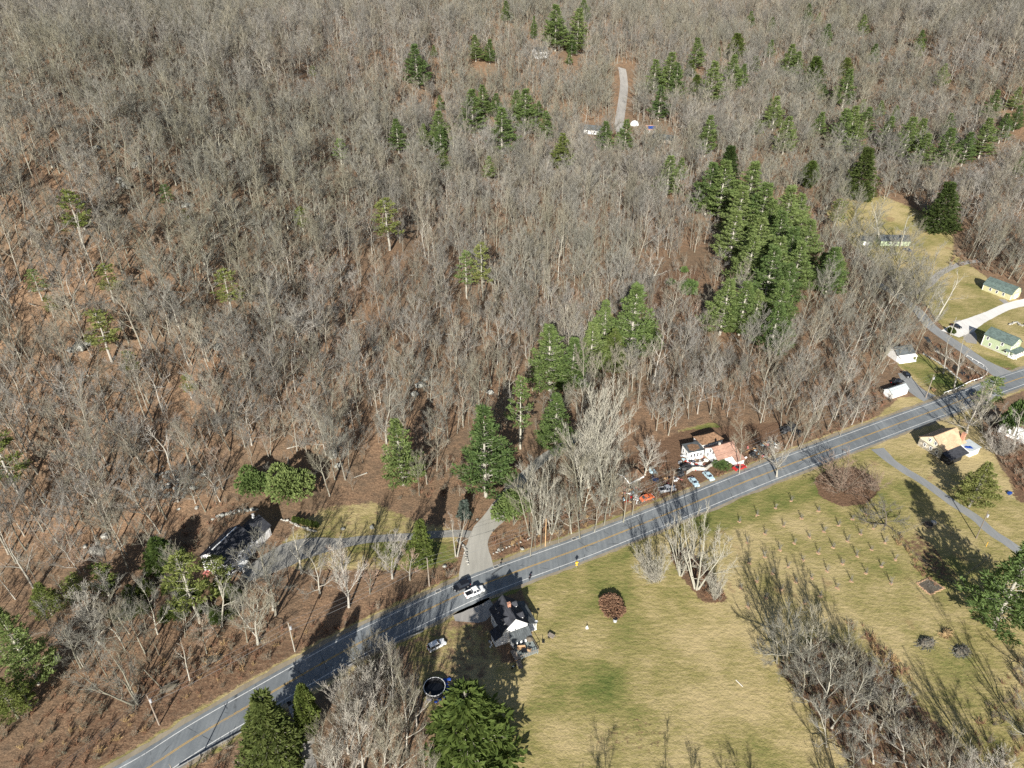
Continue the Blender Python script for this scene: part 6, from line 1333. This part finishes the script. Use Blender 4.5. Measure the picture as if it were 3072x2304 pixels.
def brush_pile(x, y, w_, h, lab, mat='twig_grey', n=130):
    o = thing('brush_pile', lab, 'brush pile', P(x, y), .4); m = MB()
    for i in range(n):
        a = rr.uniform(0, 6.28); r_ = rr.random() ** .6; px_, py_ = math.cos(a) * r_ * w_, math.sin(a) * r_ * w_ * .6; z = h * (1 - r_ ** 2) * rr.random(); b = rr.gauss(.4, .7); l = rr.uniform(.5, 1.3)
        m.tube([(px_ - math.cos(b) * l, py_ - math.sin(b) * l, max(.05, z - .1)), (px_ + math.cos(b) * l, py_ + math.sin(b) * l, max(.05, z + rr.uniform(-.2, .3)))], [.05, .03], 4, False)
    part('branches', m, M[mat], o); part('core', MB().blob((0, 0, h * .25), (w_ * .8, w_ * .5, h * .55), rr, .3), M['bark_dark' if mat != 'straw' else 'straw'], o)
brush_pile(2778, 1931, 2.5, 1.2, 'larger dark brush pile on the lower right lawn, pale boards on it'); brush_pile(2883, 1954, 2.4, 1.0, 'brush pile of long branches right of the larger pile'); brush_pile(2838, 1902, 1.5, 1.2, 'small straw coloured heap above the two brush piles', 'straw')
brush_pile(640, 1973, 3.0, .7, 'scattered split logs in the brown brush on the left', 'wood_new', 40); brush_pile(505, 2065, 2.6, 1.2, 'tangled fallen branches below the leaning tree on the left', 'bark_dark', 40)
o = thing('yellow_post', 'thin yellow post at the garden corner near the neighbour driveway', 'post', P(2958, 1640)); part('shaft', MB().tube([(0, 0, 0), (0, 0, 1.9)], [.06, .06], 6), M['yellow_sign'], o); part('cap', MB().lathe([(.08, 1.9), (.02, 2.)], 6), M['black'], o)
o = thing('blue_box', 'small bright blue box lying on the lawn at the right', 'box', P(3028, 1482), .4); part('body', MB().box((0, 0, .3), (1.3, .8, .6)), M['solar'], o); part('lid', MB().box((0, 0, .63), (1.35, .85, .08)), M['blue'], o)
o = thing('white_pipe', 'thin white pipe lying in the grass below the hedgerow', 'pipe', P(2217, 2050), -1.); part('tube', MB().tube([(-1, 0, .08), (1, 0, .08)], [.06, .06], 6), M['trim'], o); part('end_cap', MB().tube([(1, 0, .08), (1.1, 0, .08)], [.08, .08], 6), M['trim'], o)
o = thing('white_archway', 'small white arbour in front of the green house porch', 'arbour', P(3042, 1078), -.4)
for s in (-1, 1): part('post', MB().box((s * .7, 0, 1.), (.16, .16, 2.)), M['trim'], o)
part('top', MB().box((0, 0, 2.05), (1.8, .6, .12)), M['trim'], o)
o = thing('yellow_bin', 'tan crate on the lawn beside the junction pole', 'crate', P(2800, 1172), .3); part('body', MB().box((0, 0, .45), (1.1, 1.1, .9)), M['wood_new'], o); part('lid', MB().box((0, 0, .94), (1.2, 1.2, .08)), M['cloth_tan'], o)
# the junk yard: tarped heaps, panels and loose scrap
def tarp_heap(x, y, rx, ry, rz_, lab, mat='tarp_black'):
    m = MB()
    for i in range(9): m.blob((rr.uniform(-.6, .6) * rx, rr.uniform(-.6, .6) * ry, rz_ * .35), (rx * .5, ry * .5, rz_ * rr.uniform(.5, .9)), rr, .35)
    o = link('tarped_heap', m.mesh('tarped_heap', M[mat])); o.location = P(x, y); o.rotation_euler.z = rr.uniform(0, 3); tag(o, lab, 'tarp')
tarp_heap(2350, 1296, 1.8, 1.5, 1.4, 'left one of the black tarped heaps in the wood above the road'); tarp_heap(2375, 1290, 2.4, 1.6, 2., 'largest black tarped heap, below the stout trunk'); tarp_heap(2390, 1302, 1.6, 2., 1.5, 'right one of the black tarped heaps, next to the pole'); tarp_heap(2055, 1408, 2.6, 1.8, 1.7, 'black tarped heap at the left of the junk yard'); tarp_heap(2040, 1425, 1.6, 1.6, 1.1, 'low black heap below the larger one in the junk yard'); tarp_heap(1958, 1418, 2., 1.2, .8, 'faded blue tarp heap between wrecked shed and junk yard', 'paint_blue')
tarp_heap(2260, 1370, 1.6, 1.2, 1.2, 'black heap at the right end of the cottage'); tarp_heap(1965, 1440, 2.2, 1.2, .7, 'dark blue heap below the small vase shaped tree', 'paint_navy')
cols = ['trim', 'plast', 'pink', 'paint_red', 'black', 'paint_blue', 'wood', 'steel', 'trim', 'tarp_black', 'wood_new', 'paint_navy']
def scrap(x0, x1, y0, y1, n, lab, grp):
    for i in range(n):
        g = P(rr.uniform(x0, x1), rr.uniform(y0, y1)); m = MB(); k = rr.random(); s = rr.uniform(.4, 1.)
        if k < .4: m.box((0, 0, .25 * s), (1.4 * s, .8 * s, .4 * s)).box((.2, .1, .52 * s), (.5 * s, .5 * s, .16 * s), .5)
        elif k < .7: m.tube([(-1.3 * s, 0, .15), (1.3 * s, .2, .3)], [.09, .07], 5).tube([(-1.1 * s, .3, .1), (1.2 * s, -.3, .35)], [.07, .08], 5)
        else: m.tube([(0, -.12, .32), (0, .12, .32)], [.32, .32], 12).box((.5, .1, .2), (.5, .5, .4), .7)
        o = link('scrap_item', m.mesh('scrap_item', M[rr.choice(cols)])); o.location = g; o.rotation_euler.z = rr.uniform(0, 6.28); tag(o, lab, 'scrap', grp)
scrap(2040, 2118, 1368, 1412, 75, 'piece of coloured scrap in the crowded junk yard left of the cottage', 'scrap in the junk yard'); scrap(1868, 1920, 1462, 1508, 32, 'piece of scrap in the heap below the wrecked shed', 'scrap below the wrecked shed'); scrap(2285, 2335, 1325, 1345, 22, 'pale scrap beside the road right of the cottage', 'scrap right of the cottage'); scrap(2230, 2300, 1340, 1375, 18, 'dark scrap at the right end of the cottage', 'scrap at the cottage end'); scrap(1975, 2040, 1425, 1475, 20, 'piece of scrap near the old grey truck', 'scrap near the grey truck')
o = thing('board_fence', 'pale board fence curving along the front of the junk yard', 'fence', P(2060, 1425)); b = P(2060, 1425); m = MB(); pts = [P(*z5(x, y)) - b for x, y in ((690, 358), (740, 325), (800, 320), (850, 330), (900, 290), (945, 272))]
for i in range(len(pts) - 1):
    a, c = pts[i], pts[i + 1]; d = (c - a); m.box(((a.x + c.x) / 2, (a.y + c.y) / 2, .8), (d.length, .07, 1.5), math.atan2(d.y, d.x))
part('boards', m, M['foundation'], o)
for p in pts: part('post', MB().box((p.x, p.y + .1, .85), (.12, .12, 1.7)), M['wood'], o)
put('evergreen_shrub', 'yew', P(2165, 1402), 3.6, 5.6, 'dark rounded evergreen bush against the front of the brown roofed cottage', 'bush')
